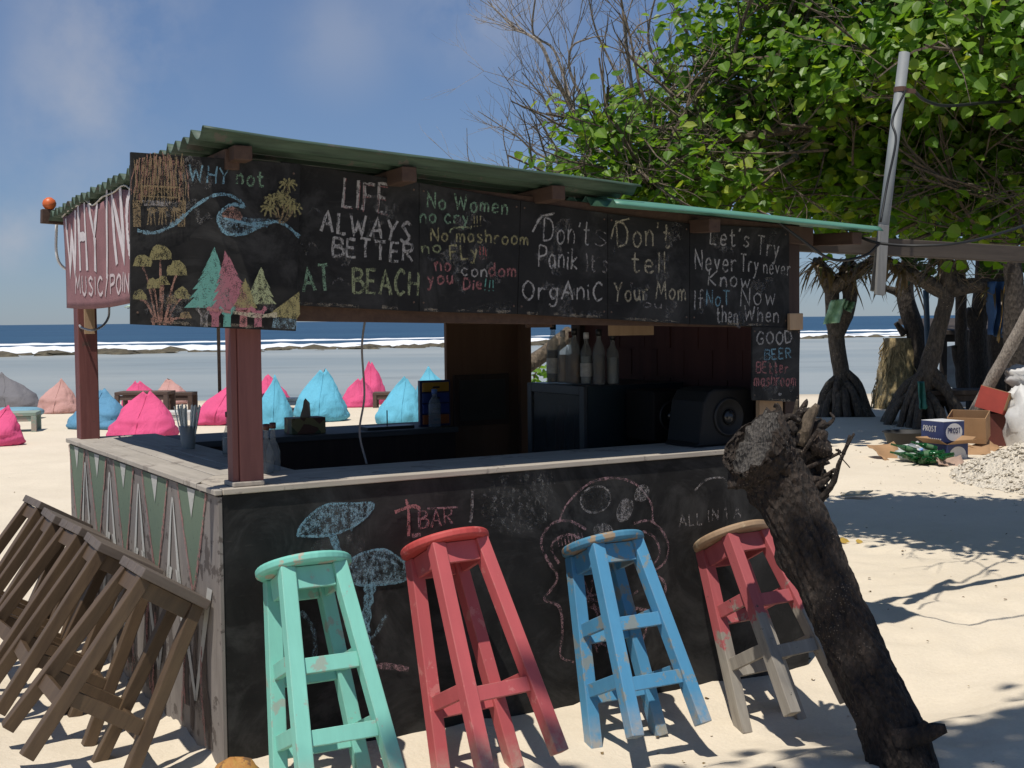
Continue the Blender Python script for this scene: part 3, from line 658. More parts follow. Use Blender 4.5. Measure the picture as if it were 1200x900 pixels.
# palms
for x0, y0, x1, y1 in ((326, 262, 336, 218), (327, 262, 314, 246), (328, 262, 328, 232), (330, 262, 342, 246), (326, 262, 318, 236), (329, 262, 336, 240)):
    s.line('ochre', [(x0, y0), ((x0 + x1) / 2 + 2, (y0 + y1) / 2), (x1, y1)], .006)
    for a in range(9):
        th = a * .7; s.line('olive', [(x1, y1), (x1 + 6 * math.cos(th), y1 + 4 * math.sin(th) - 3), (x1 + 11 * math.cos(th), y1 + 9 * math.sin(th))], .007)
# mushrooms
for cx, cy, r, by in ((186, 297, 13, 372), (165, 307, 11, 360), (205, 316, 12, 366), (189, 330, 8, 372), (178, 333, 9, 370), (211, 345, 10, 372), (199, 352, 7, 374), (162, 347, 8, 366), (215, 370, 7, 376)):
    s.line('salmon', [(cx, cy + r * .4), (cx + (187 - cx) * .35, (cy + by) / 2), (187 + (cx - 187) * .25, 378)], .007)
    s.fill('olive' if r > 7 else 'ochre', [(cx + r * math.cos(q), cy + r * .55 - r * 1.35 * abs(math.sin(q)) ** .8) for q in [k * math.pi / 10 for k in range(11)]], rough=.002)
for x in (176, 184, 192, 200): s.line('salmon', [(x, 372), (x + (187 - x) * .2, 381)], .012)
# trees
def fir(c, cx, top, base, w, n=6, lean=0):
    L_, R_ = [], []
    for k in range(n):
        y = top + (base - top) * (k + .9) / n; ww = w * (k + .9) / n; xc = cx + lean * (k + .9) / n
        L_ += [(xc - ww, y), (xc - ww * .72, y - (base - top) / n * .25)]; R_ += [(xc + ww, y), (xc + ww * .72, y - (base - top) / n * .25)]
    s.fill(c, [(cx, top)] + R_[:-1] + L_[:-1][::-1], rough=.0015)
fir('teal', 249, 290, 362, 31, 7, -5); fir('rose', 262, 294, 364, 28, 7, 9); fir('lime', 304, 313, 358, 20, 5, -2); fir('olive', 285, 326, 362, 15, 4, 0)
s.fill('olive', [(310, 370), (348, 342), (349, 368), (345, 374)]); s.fill('bluewash', [(318, 372), (346, 374), (346, 386), (316, 384)])
for c, x in (('dim', 237), ('rose', 250), ('teal', 264), ('pink', 283), ('rose', 300)):
    s.fill(c, [(x - 4, 364), (x + 4, 364), (x + 4, 383), (x - 5, 383)]); s.line(c, [(x - 9, 360), (x, 370), (x + 9, 360)], .012)
s.line('cream', [(270, 366), (300, 370), (322, 369)], .014); s.line('pink', [(240, 362), (255, 364), (268, 366)], .012)
s.finish(t, 'chalk_marking')

# chalk on the front of the counter
s = Sketch(-.0016)
def shroom(c, cap, stem, wid=.034):
    s.fill(c + 'wash', cap, True, .002); s.line(c, cap + [cap[0]], .008)
    for k in range(16):
        a = rt.choice(cap); b = rt.choice(cap); s.line(c + 'wash', [a, ((a[0] + b[0]) / 2 + rt.uniform(-6, 6), (a[1] + b[1]) / 2 + rt.uniform(-4, 4)), b], .009)
    s.line(c, stem, wid); 
shroom('blue', [(348, 628), (352, 617), (368, 600), (385, 591), (412, 590), (437, 590), (432, 603), (412, 618), (380, 628)], [(389, 626), (397, 650), (408, 690), (416, 724)])
shroom('blue', [(402, 679), (404, 662), (425, 648), (450, 644), (470, 656), (479, 668), (474, 680), (455, 684), (425, 686)], [(434, 682), (430, 710), (427, 745), (436, 776)], .04)
s.line('bluewash', [(352, 716), (366, 735), (369, 760), (360, 790)], .018); s.line('bluewash', [(452, 720), (440, 742), (434, 748)], .014); s.line('dimpink', [(430, 784), (450, 780), (478, 784)], .02)
s.ell('palewash', 400, 655, 40, 32)
s.text('dimpink', 'BAR', (491, 620), (530, 614), 22, .008); s.text('pink', 'BAR', (493, 620), (531, 614), 21, .004); s.line('dimpink', [(500, 596), (536, 594)], .006); s.line('dimpink', [(482, 628), (492, 626)], .014)
s.line('pink', [(462, 600), (482, 593), (492, 596)], .014); s.line('pink', [(475, 585), (478, 600), (478, 628)], .011); s.line('dim', [(553, 575), (552, 600), (550, 612)], .012)
s.ell('palewash', 605, 588, 46, 34); s.ell('palewash', 604, 598, 40, 30); s.ell('palewash', 630, 565, 20, 20)
# large pink mushroom outline with spots
s.line('dimpink', [(655, 610), (664, 590), (690, 566), (720, 560), (745, 568), (762, 590), (764, 610)], .010); s.ell('palewash', 697, 585, 19, 16, -.4); s.ell('dim', 697, 585, 18, 15, -.4, False); s.ell('dim', 731, 598, 9, 15, .3, True); s.ell('dim', 751, 578, 8, 11, .5, True); s.ell('dim', 706, 621, 11, 8)
s.line('dimpink', [(686, 620), (665, 610), (645, 614), (633, 634), (640, 655), (652, 675), (645, 690), (637, 700), (640, 704), (655, 712), (658, 740), (656, 768), (672, 776)], .011)
s.line('dimpink', [(682, 632), (665, 626), (648, 634), (646, 646), (654, 660)], .010); s.line('dimpink', [(742, 613), (760, 610), (775, 622), (782, 640), (778, 658), (766, 668)], .010); s.line('dimpink', [(752, 622), (766, 630), (772, 648), (764, 662)], .010); s.line('dimpink', [(768, 672), (778, 684), (776, 700), (762, 720), (752, 750)], .010)
for k in range(8): s.line('dimpink', [(652 + 4 * k, 630 - k), (654 + 4 * k, 640 - k)], .005)
for k in range(14): s.line('dimpink', [(690 + rt.uniform(-25, 60), 690 + rt.uniform(-20, 70)), (700 + rt.uniform(-20, 60), 700 + rt.uniform(0, 70))], .012)
s.text('dim', 'ALL IN 1 A', (796, 618), (868, 606), 15, .009); s.line('dim', [(812, 575), (826, 562), (846, 560), (852, 572)], .008)
for k in range(0):
    x = rt.uniform(290, 850); y = rt.uniform(570, 800); s.line('palewash', [(x, y), (x + rt.uniform(-40, 40), y + rt.uniform(-25, 25)), (x + rt.uniform(-70, 70), y + rt.uniform(-10, 50))], rt.uniform(.02, .07))
s.finish(bar, 'chalk_marking')

# ---------------------------------------------------------------- banner on the side, cables and bits at the eaves
def side_px(x, y, u=-.075): return onu(x, y, u)
bn = thing('banner', K(-.06, 2.14, 1.63), 'faded maroon cloth banner with white brush letters on the side of the bar', 'banner', rot=(0, 0, KA))
m = MB(); vs = []; nu_, nz_ = 40, 14
def ban(v, t):
    top = 2.085 + .016 * math.sin((v - .2) * 9.2) + .01 * (v < .4); bot = 1.628 + .01 * math.sin(v * 3)
    return K(-.075 + .007 * math.sin(v * 6 + t * 2) * (1 - .3 * t) + .008 * (1 - t), v, bot + (top - bot) * t)
for i in range(nu_ + 1):
    for j in range(nz_ + 1): vs.append(ban(2.14 - 1.7 * i / nu_, j / nz_))
n = nz_ + 1; m.add(vs, [(i*n+j, (i+1)*n+j, (i+1)*n+j+1, i*n+j+1) for i in range(nu_) for j in range(nz_)])
o = m.build('cloth', plain('faded_maroon_cloth', (.255, .12, .125), .85, .2, 6, .2), bn, smooth=True); q = o.modifiers.new('thickness', 'SOLIDIFY'); q.thickness = .002
m = MB(); rb = random.Random(4)
def bplace(a, b):                                                   # a: metres from the far end; b: 0..1 height
    p = ban(2.14 - a, b); return p - D1 * .0025
write(m, 'WHY/NOT', (.08, .36), (1.62, .38), .64, bplace, -D1, .036, rb, .03)
m.build('lettering', CH['white'] if False else plain('white_brush_paint', (.62, .56, .56), .8, .2, 30), bn)
m = MB(); write(m, 'MUSIC/POINT', (.26, .15), (1.35, .10), .17, bplace, -D1, .014, rb, .05); m.build('lettering', plain('white_brush_paint_thin', (.56, .46, .46), .8, .2, 30), bn)
m = MB(); m.tube(crom([ban(2.14 - k * .17, 1) + Vector((0, 0, .018 * (k % 2))) - D1 * .003 for k in range(11)], 4), .004, 5); m.build('cord', plain('pale_cord', (.55, .52, .46), .8), bn, smooth=True)

p = K(-.09, 2.355, 2.122)
m = MB(); m.lathe([(.001, 0), (.02, .004), (.032, .02), (.034, .034), (.028, .05), (.012, .062), (.001, .064)], (0, 0, 0), 14); m.v = [v + p + Vector((0, 0, -.001)) for v in m.v]
solo(m, 'float_ball', plain('orange_plastic', (.62, .13, .03), .45), p, 'small orange float on the beam end left of the roof', 'ball', smooth=True)
m = MB(); d0 = 6.62
m.tube(crom([at(67, 252, d0), at(66, 272, d0), at(66, 295, d0), at(71, 310, d0 + .02), at(84, 318, d0 + .04), at(104, 320, d0)], 6), .0075, 6)
solo(m, 'hanging_hose', plain('white_plastic', (.75, .75, .74), .5), at(67, 252, d0), 'white plastic hose hanging from the beam end beside the banner', 'hose', smooth=True)
m = MB(); d0 = 6.42
m.tube(crom([at(128, 360, d0), at(127, 372, d0), at(120, 382, d0 - .1), at(108, 387, d0 - .2), at(96, 384, d0 - .1), at(93, 381, d0 + .05)], 6), .006, 6)
solo(m, 'cable_loop', plain('grey_cable', (.3, .3, .31), .5), at(128, 360, d0), 'short dark cable looped round the post below the banner', 'cable', smooth=True)
m = MB(); m.kbox(.05, .10, 2.282, 2.296, 1.50, 1.66); m.build('post_tag', M_PLYRAW, bar)
m = MB(); m.tube(crom([K(.62, .35, 1.60), K(.60, .36, 1.45), K(.625, .4, 1.25), K(.61, .42, 1.1), K(.63, .40, .97)], 8), .0045, 5)
x0 = onv(425, 420, .4)[0]; m.v = [v + D1 * (x0 - .62) for v in m.v]
solo(m, 'dangling_string', plain('grey_string', (.22, .2, .19), .8), K(x0, .40, .97), 'thin grey cord hanging inside the bar down to the counter', 'cord', smooth=True)
u0, z0 = onv(632, 373, .12)
ht = thing('small_picture', K(u0, .12, z0 - .04), 'small brown wooden picture frame hanging below the boards', 'frame', rot=(0, 0, KA))
m = MB(); m.kbox(u0 - .062, u0 + .062, .12, .132, z0 - .038, z0 - .026); m.kbox(u0 - .062, u0 + .062, .12, .132, z0 + .026, z0 + .05); m.kbox(u0 - .062, u0 - .05, .12, .132, z0 - .0255, z0 + .0255); m.kbox(u0 + .05, u0 + .062, .12, .132, z0 - .0255, z0 + .0255); m.build('frame', M_BEAM, ht)
m = MB(); m.kbox(u0 - .05, u0 + .05, .134, .138, z0 - .026, z0 + .026); m.build('picture', M_PLYRAW, ht)

# grey pipe and cables at the right end
a = onv(1060, 62, .085); b = onv(1029, 262, .085); c = onv(1024, 346, .085)
pt = thing('metal_pipe', K(c[0], .085, c[1]), 'grey galvanised pipe strapped upright to the beam beside the roof', 'pipe', rot=(0, 0, KA))
m = MB(); m.tube([K(c[0] + (a[0] - c[0]) * .06, .085, c[1] + .02), K(a[0], .085, a[1])], .0265, 14); m.build('pipe', plain('galvanised_steel', (.20, .215, .22), .6, .12, 14), pt, smooth=True)
m = MB(); m.bar(K(c[0], .048, c[1]), K(b[0], .048, b[1] - .01), .06, .014, D2); m.build('brace_board', wood('grey_board', (.17, .17, .165), (.26, .26, .25), 1, .8), pt, bevel=.002)
m = MB(); q = K(a[0] - .03, .085, a[1] - .18)
m.tube([q + Vector((0, 0, -.012)), q + Vector((0, 0, .012))], .031, 12); m.bar(q + D1 * .03, q + D1 * .10, .02, .02); m.build('clamp', plain('rusty_iron', (.12, .06, .04), .7), pt)
mcab = plain('black_cable', (.012, .012, .012), .5)
def cable(pts, r, label, name='power_cable'):
    m = MB(); m.tube(crom(pts, 8), r, 5); solo(m, name, mcab, pts[0], label, 'cable', smooth=True)
cable([q + D1 * .10, at(1085, 118, 6.4), at(1110, 124, 6.7), at(1160, 120, 7.2), at(1230, 118, 8.2)], .009, 'black cable running right from the top of the grey pipe')
cable([at(1004, 276, 5.92), at(1030, 285, 5.86), at(1080, 288, 5.75), at(1140, 282, 5.8), at(1230, 255, 6.2)], .007, 'black cable sagging from the roof corner off to the right')
cable([at(906, 256, 5.62), at(935, 278, 5.66), at(975, 304, 5.8), at(1012, 300, 5.88), at(1030, 286, 5.9)], .007, 'black cable drooping beneath the right end of the roof')
cable([q + Vector((0, 0, -.01)) - D2 * .034, at(1046, 140, 6.06), at(1050, 165, 6.0), at(1040, 215, 5.98), at(1032, 260, 5.93)], .006, 'black wire wound loosely down the grey pipe', 'wire')
# ---------------------------------------------------------------- bar stools
def stool(name, loc, rot, label, group, L, mats, seat='round', lower=(.26, .52), foot=.31, top=.185, leg=.052, sr=.168, apron=.075, cat='bar stool'):
    """local: origin under the wall-side feet, +y towards the wall. built upright in world at the origin, stored relative to the root"""
    t = thing(name, (0, 0, 0), label, cat, group); m_leg, m_seat = mats
    c = Vector((0, -foot / 2, 0)); hs = L - (.034 if seat == 'round' else .034)
    def corner(i, z):
        k = z / hs; r = (foot / 2) * (1 - k) + (top / 2) * k; sx, sy = ((-1, -1), (1, -1), (1, 1), (-1, 1))[i]
        return c + Vector((sx * r, sy * r, z))
    m = MB()
    if seat == 'round':
        pr = [(sr - .012, hs), (sr, hs + .008), (sr + .001, hs + .026), (sr - .006, hs + .034)]
        m.lathe(pr, c, 40)
    else:
        for k in range(3):
            w = .31 / 3; m.box(c + Vector((-.155 + w * (k + .5), 0, hs + .017)), (w - .003, .272, .034))
    m.build('seat', m_seat, t, smooth=False, bevel=.003)
    for i in range(4):
        m = MB(); a, b = corner(i, 0), corner(i, hs - .001); m.bar(a, b, leg, leg, (0, 1, 0)); m.build('leg', m_leg, t, bevel=.003)
    lv = [(z, .016, .048) for z in lower] if not isinstance(lower[0], tuple) else lower
    for i in range(4):
        j = (i + 1) % 4; d = (corner(j, 0) - corner(i, 0)).normalized()
        m = MB(); z = hs - apron / 2 - .002; m.bar(corner(i, z) + d * leg * .5, corner(j, z) - d * leg * .5, .02, apron); m.build('apron', m_leg, t, bevel=.002)
        for n_, z in enumerate(lower):
            z += (.0 if i % 2 == 0 else .025); m = MB(); m.bar(corner(i, z) + d * leg * .48, corner(j, z) - d * leg * .48, .026, .052); m.build('stretcher', m_leg, t, bevel=.002)
    t.location = loc; t.rotation_euler = rot
    return t
def paint(name, c, worn, amt, dirt=None): return wood(name, c, tuple(x * 1.12 for x in c), .7, .62, (1, 1, 10), .3, worn, amt, dirt, edge=tuple(.55 * a + .45 * b for a, b in zip((.24, .19, .14), c)))
P_TEAL = paint('teal_stool_paint', (.19, .50, .41), (.28, .36, .30), .32); P_TEALS = paint('teal_seat_paint', (.16, .47, .39), (.36, .33, .26), .75)
P_PINK = paint('pink_red_stool_paint', (.44, .085, .09), (.50, .16, .15), .3); P_PINKS = paint('pink_red_seat_paint', (.42, .055, .05), (.5, .12, .11), .4)
P_BLUE = paint('blue_stool_paint', (.07, .25, .42), (.20, .24, .24), .5, (.03, .03, .03)); P_BLUES = paint('blue_seat_worn', (.055, .19, .30), (.26, .19, .12), .95)
def redworn():
    m = NT('worn_red_stool_paint'); v = m.coords(); g = m.noise(m.coords((10, 10, 1)), 3, 6, .65, .4); sx = m.new('SeparateXYZ'); m.link(v, sx.inputs[0])
    bare = m.mix(m.rng(g, .3, .7), (.20, .175, .145), (.33, .30, .25)); red = m.mix(m.rng(g, .3, .7), (.34, .07, .075), (.40, .095, .10))
    a = m.new('Math', operation='MULTIPLY_ADD'); m.link(m.noise(v, 9, 6, .7), a.inputs[0]); a.inputs[1].default_value = .55; m.link(sx.outputs[2], a.inputs[2])
    c = m.mix(m.rng(a.outputs[0], .69, .72), bare, red); c = m.mix(m.rng(m.noise(v, 22, 5, .7), .66, .68), c, (.05, .045, .04)); m.bump(g, .3, .004); return m.done(c, .75)
P_RED = redworn(); P_REDS = paint('worn_red_seat', (.30, .20, .12), (.40, .30, .19), .6)
M_DKW = wood('dark_oiled_wood', (.062, .037, .019), (.115, .073, .038), 1, .55, (1, 1, 10), .2); M_DKS = wood('dark_oiled_seat', (.085, .066, .053), (.14, .112, .092), 1, .6, (1, 10, 1), .2)
TH = R(28)
def lean(u, L, th, yaw=0, vgap=.004, foot=.31, sr=.168):
    """foot position so that the seat's back edge touches the front panel"""
    back = -foot / 2 + sr
    reach = L * math.sin(th) + back * math.cos(th)
    v = -(reach + vgap)
    p = K(u, v, 0); z = sand_z(p.x, p.y) - .012
    return K(u, v, z), (-th, 0, KA + yaw)
for (u, L, th, yaw, label, mats, low) in (
    (.225, .785, R(24), R(-3), 'teal bar stool with two rows of rungs leaning on the black front', (P_TEAL, P_TEALS), (.175, .41)),
    (.805, .845, R(26), R(3), 'pink red bar stool with a single row of rungs, tallest of the painted stools', (P_PINK, P_PINKS), (.255,)),
    (1.50, .775, R(24), R(-2), 'chipped blue bar stool with brown worn seat edge', (P_BLUE, P_BLUES), (.19, .42)),
    (2.185, .80, R(29), R(2), 'bare grey wood bar stool with leftover red paint near its seat', (P_RED, P_REDS), (.25, .47))):
    loc, rot = lean(u, L, th, yaw); stool('bar_stool', loc, rot, label, 'painted stools leaning along the bar front', L, mats, lower=low)
# five dark ones along the side, tilted against it
def lean_side(v, L, th, yaw=0):
    foot = .36; back = -foot / 2 + .136; reach = L * math.sin(th) + back * math.cos(th); u = -(reach + .024); p = K(u, v, 0)
    return K(u, v, sand_z(p.x, p.y) - .012), (-th, 0, KA - R(90) + yaw)
LS = ['dark wooden stool at the near end of the row, closest to the bar corner', 'dark wooden stool second from the bar corner in the side row', 'dark wooden stool in the middle of the side row', 'dark wooden stool fourth from the bar corner in the side row', 'dark wooden stool at the far end of the side row']
first = None
for i, (v, th, yaw) in enumerate(((.22, R(32), R(0)), (.81, R(29.5), R(-3)), (1.23, R(31.5), R(3)), (1.67, R(29), R(-2)), (2.06, R(30), R(3)))):
    loc, rot = lean_side(v, .71, th, yaw)
    if first is None: first = stool('bar_stool', loc, rot, LS[0], 'dark stools leaning along the side of the bar', .71, (M_DKW, M_DKS), 'slat', (.20,), .36, .215, .046, apron=.06)
    else: dup(first, loc, rot, LS[i])

# ---------------------------------------------------------------- things on and in the bar
def bottle(name, base, h, r, mglass, label, group, liquid=None, cap=None, neck=.3, tag_mat=None, lvl=.55):
    t = thing(name, base, label, 'bottle', group)
    m = MB(); m.lathe([(r * .9, 0), (r, .006), (r, h * (1 - neck) * .86), (r * .8, h * (1 - neck)), (r * .38, h * (1 - neck * .62)), (r * .34, h * .97), (r * .4, h)], base, 14); m.build('glass', mglass, t, smooth=True)
    if liquid: m = MB(); m.lathe([(r * .86, .005), (r * .88, .012), (r * .88, h * lvl), (r * .3, h * lvl + .001)], base, 12); m.build('liquid', liquid, t, smooth=True)
    if cap: m = MB(); m.lathe([(r * .44, h * .9), (r * .46, h * .9), (r * .46, h * 1.02), (r * .3, h * 1.025)], base, 12); m.build('cap', cap, t, smooth=True)
    if tag_mat: m = MB(); m.lathe([(r * 1.015, h * .16), (r * 1.015, h * .42)], base, 14, cap=False); m.build('label', tag_mat, t, smooth=True)
    return t
G_CLEAR = glass('clear_glass', (.42, .45, .45), .04, .22); G_PET = glass('clear_plastic', (.35, .40, .45), .12, .3)
L_AMB = glass('amber_drink', (.30, .13, .02), .1, .55); L_DK = glass('dark_drink', (.10, .05, .02), .1, .75); L_CLR = plain('pale_drink', (.28, .28, .25), .2)
C_BLK = plain('black_cap', (.015, .015, .015), .4); C_RED = plain('dark_red_cap', (.09, .022, .016), .4); C_WHT = plain('white_cap', (.5, .5, .5), .4); T_WHT = plain('pale_paper_label', (.4, .39, .36), .8, .4, 30)
# glass-fronted fridge
fr = thing('display_fridge', K(2.05, .75, -.04), 'dark glass-fronted drinks fridge behind the counter', 'fridge', rot=(0, 0, KA))
M_FR = plain('dark_teal_enamel', (.012, .022, .026), .35, .2, 5)
m = MB(); m.kbox(2.06, 2.64, .75, .77, -.05, 1.225); m.kbox(2.06, 2.64, 1.25, 1.27, -.05, 1.225); m.kbox(2.62, 2.64, .771, 1.249, -.05, 1.225); m.kbox(2.06, 2.619, .771, 1.249, 1.20, 1.225); m.kbox(2.06, 2.619, .771, 1.249, -.05, .3); m.build('cabinet', M_FR, fr)
m = MB(); m.kbox(2.035, 2.058, .75, .79, .3, 1.225); m.kbox(2.035, 2.058, 1.23, 1.27, .3, 1.225); m.kbox(2.035, 2.058, .791, 1.229, 1.18, 1.225); m.kbox(2.035, 2.058, .791, 1.229, .3, .34); dr = m.build('door', plain('grey_trim', (.03, .032, .032), .5), fr, bevel=.003)
m = MB(); m.kbox(2.044, 2.049, .791, 1.229, .341, 1.179); m.build('pane', glass('fridge_glass', (.10, .11, .115), .10, .25), dr)
m = MB(); [m.kbox(2.1, 2.6, .78, 1.24, z, z + .012) for z in (.6, .88)]; m.build('shelf', plain('wire_shelf', (.2, .2, .2), .4), fr)
rr = random.Random(9)
for k in range(5):
    v = .84 + .085 * k; m = MB(); m.lathe([(.032, 0), (.032, .14), (.012, .19), (.012, .22)], K(2.13, v, .893), 12)
    solo(m, 'bottle', [plain('fridge_bottle', (.25, .12, .10) if k == 3 else (.10, .10, .10), .3)], K(2.13, v, .893), ('pale red' if k == 3 else 'dark') + ' bottle on a shelf inside the glass-fronted fridge' + (', the only reddish one' if k == 3 else ''), 'bottle', 'bottles in the fridge', smooth=True)
for i, (u, v, h, r, li, ca, lb, tg) in enumerate(((2.10, 1.12, .30, .034, L_DK, C_BLK, 'tallest square-shouldered bottle with a black cap, leftmost on the fridge', T_WHT), (2.11, 1.045, .26, .028, L_AMB, C_WHT, 'amber bottle with white cap on the fridge beside the tallest bottle', None), (2.12, .985, .255, .028, L_AMB, C_RED, 'slim amber bottle with red cap on the fridge', None),
        (2.10, .925, .27, .031, L_AMB, C_BLK, 'amber bottle with black cap in the middle of the fridge top', None), (2.13, .865, .25, .030, L_CLR, C_WHT, 'clear bottle of pale drink on the fridge', T_WHT), (2.16, .80, .265, .031, L_DK, C_BLK, 'dark bottle with a black cap near the fridge corner', None), (2.235, .79, .24, .03, L_CLR, C_BLK, 'short pale bottle at the right end on the fridge', None))):
    bottle('bottle', K(u, v, 1.227), h, r, G_CLEAR, lb, 'bottles on top of the fridge', li, ca, tag_mat=tg)
# speakers on the counter
def speaker(u, v, w, h, d, label, rounded):
    t = thing('loudspeaker', K(u, v, .968), label, 'loudspeaker', rot=(0, 0, KA)); blk = plain('black_plastic', (.006, .0055, .005), .65, .2, 20, Specular_IOR_Level=.15 if not rounded else .4)
    m = MB()
    if rounded:
        prof = [(-.5, 0), (-.44, .08), (-.36, .78), (-.27, .95), (-.18, 1), (.36, 1), (.46, .95), (.5, .82), (.5, .0)]
        m.prism([K(u + a * w, v - d / 2, .969 + b * h) for a, b in prof][::-1], D2 * d); m.build('cabinet', blk, t, bevel=.015)
    else: m.kbox(u - w / 2, u + w / 2, v - d / 2, v + d / 2, .969, .969 + h); m.build('cabinet', blk, t, bevel=.01)
    c = K(u + (.02 if rounded else 0), v - d / 2 - .001, .969 + h * .5); r = min(w, h) * .34
    m = MB(); m.lathe([(r, -.003), (r, .006), (r * .88, .008), (r * .84, .002), (r * .4, -.002)], c, 28, -D2); cn = m.build('cone', plain('speaker_cone', (.006, .006, .006), .6), t, smooth=True)
    m = MB(); m.lathe([(r * .42, -.001), (r * .36, .012), (r * .2, .02), (.001, .022)], c, 20, -D2); m.build('dome', plain('speaker_dome', (.018, .018, .018), .2), cn, smooth=True)
speaker(onv(850, 500, .12)[0], .24, .34, .26, .24, 'black loudspeaker with rounded sloping case on the counter by the trunk', True)
speaker(onv(785, 505, .45)[0], .55, .21, .24, .22, 'black square loudspeaker on the counter left of the rounded one', False)
# back counter things
Z2 = .9625
u0 = onv(357, 500, 2.0)[0]
tb = thing('tissue_box', K(u0, 2.0, Z2), 'patterned tissue box on the back counter with a tissue sticking out', 'tissue box', rot=(0, 0, KA))
mt = NT('patterned_card'); vo = mt.new('TexVoronoi', i_Scale=22.); mt.link(mt.coords(), vo.inputs['Vector']); sp = mt.new('SeparateColor'); mt.link(vo.outputs['Color'], sp.inputs[0])
mt.done(mt.mix(mt.rng(sp.outputs[0], .45, .5), (.13, .05, .03), mt.mix(mt.rng(sp.outputs[1], .5, .55), (.25, .2, .08), (.08, .09, .04))), .6)
m = MB(); m.kbox(u0 - .095, u0 + .095, 1.94, 2.05, Z2, Z2 + .085); m.build('box', mt.m, tb, bevel=.003)
m = MB(); m.add([K(u0 - .03, 1.99, Z2 + .0855), K(u0 + .035, 2.0, Z2 + .0855), K(u0 + .025, 1.985, Z2 + .16), K(u0 + .005, 1.995, Z2 + .185), K(u0 - .012, 1.99, Z2 + .14), K(u0, 2.03, Z2 + .0855), K(u0 + .005, 2.02, Z2 + .17)], [(0, 1, 2, 3, 4), (1, 5, 6, 2), (5, 0, 4, 6), (2, 6, 3)]); m.build('tissue', plain('tissue_paper', (.42, .33, .27), .9), tb)
u0 = onv(502, 480, 2.06)[0]
ob = thing('drawer_box', K(u0, 2.06, Z2), 'small blue and orange stacked drawer box on the back counter', 'drawer box', rot=(0, 0, KA))
m = MB(); m.kbox(u0 - .095, u0 + .095, 1.99, 2.015, Z2, Z2 + .255) if False else m.kbox(u0 - .095, u0 + .095, 1.975, 2.0, Z2, Z2 + .255); m.build('case', plain('navy_plastic', (.018, .026, .10), .4), ob, bevel=.002)
for k, c in enumerate(((.35, .10, .03), (.03, .06, .25), (.03, .06, .25), (.40, .22, .03))):
    m = MB(); m.kbox(u0 - .082, u0 + .082, 1.963, 1.974, Z2 + .012 + .06 * k, Z2 + .064 + .06 * k); d_ = m.build('drawer', plain('drawer_front', c, .4), ob, bevel=.002)
    m = MB(); m.kbox(u0 - .02, u0 + .02, 1.957, 1.9625, Z2 + .032 + .06 * k, Z2 + .042 + .06 * k); m.build('handle', C_BLK, d_)
u0 = onv(508, 497, 1.92)[0]
bottle('water_bottle', K(u0, 1.905, Z2), .205, .034, G_PET, 'clear plastic water bottle in front of the drawer box', None, None, plain('blue_cap', (.1, .2, .5), .4), neck=.28)
a = onv(452, 500, 2.0)[0]; m = MB(); m.kbox(a - .14, a + .14, 1.93, 2.03, Z2, Z2 + .016); m.bar(K(a, 1.98, Z2 + .0165), K(a, 1.98, Z2 + .1), .006, .006)
solo(m, 'bill_spike', C_BLK, K(a, 1.98, Z2), 'flat black tray with an upright bill spike on the back counter', 'bill spike')
# cup of straws and sauce bottles on the side counter
p = K(.33, 1.50, .968); cs = thing('straw_cup', p, 'clear glass packed with upright pale drinking straws on the side counter', 'straws'); rr = random.Random(2)
m = MB(); m.lathe([(.030, 0), (.031, .004), (.040, .105), (.037, .105), (.029, .008)], p, 20, cap=False); m.build('cup', glass('cloudy_plastic', (.35, .38, .38), .3, .5), cs, smooth=True)
for k in range(34):
    a_ = rr.uniform(0, 6.28); r_ = math.sqrt(rr.random()); q0 = p + Vector((math.cos(a_) * .022 * r_, math.sin(a_) * .022 * r_, .006)); q1 = p + Vector((math.cos(a_) * .062 * r_, math.sin(a_) * .062 * r_, .195 + rr.uniform(-.012, .012)))
    m = MB(); m.tube([q0, q1], .0033, 6, False); m.build('straw', plain('pale_straw', (.62, .68, .66), .4) if k == 0 else bpy.data.materials['pale_straw'], cs, smooth=True)
for i, (u, v, lb, cp) in enumerate(((.285, .46, 'glass sauce bottle with dark cap just right of the corner post', C_BLK), (.345, .42, 'glass sauce bottle with red neck nearest the inner counter edge', C_RED), (.30, .37, 'glass sauce bottle with red neck close behind the corner post', C_RED), (.40, 1.13, 'glass bottle with dark red cap half hidden left of the corner post', C_RED))):
    bottle('sauce_bottle', K(u, v, .968), .185, .028, G_CLEAR, lb, 'sauce bottles on the counter', L_CLR if i == 3 else None, cp, .5, lvl=.4)

# coconut husk at the corner
p = gnd(276, 916, 0.); p.z = sand_z(p.x, p.y)
m = MB(); vs = []; n_ = 18
for j in range(11):
    ph = math.pi * j / 10
    for i in range(n_):
        a_ = 2 * math.pi * i / n_; q = Vector((math.sin(ph) * math.cos(a_), math.sin(ph) * math.sin(a_), math.cos(ph)))
        k = 1 + .10 * fbm(q * 2, 3) + .06 * abs(math.cos(a_ * 1.5)); vs.append(p + Vector((q.x * .082 * k, q.y * .075 * k, .055 + q.z * .075 * k)))
m.add(vs, [(j*n_+i, (j+1)*n_+i, (j+1)*n_+(i+1) % n_, j*n_+(i+1) % n_) for j in range(10) for i in range(n_)])
solo(m, 'coconut', wood('coconut_husk', (.34, .13, .03), (.42, .24, .06), 1.5, .8, (1, 1, 6), .5, (.16, .08, .035), .7), p, 'old orange brown coconut lying at the corner of the bar', 'coconut', smooth=True)
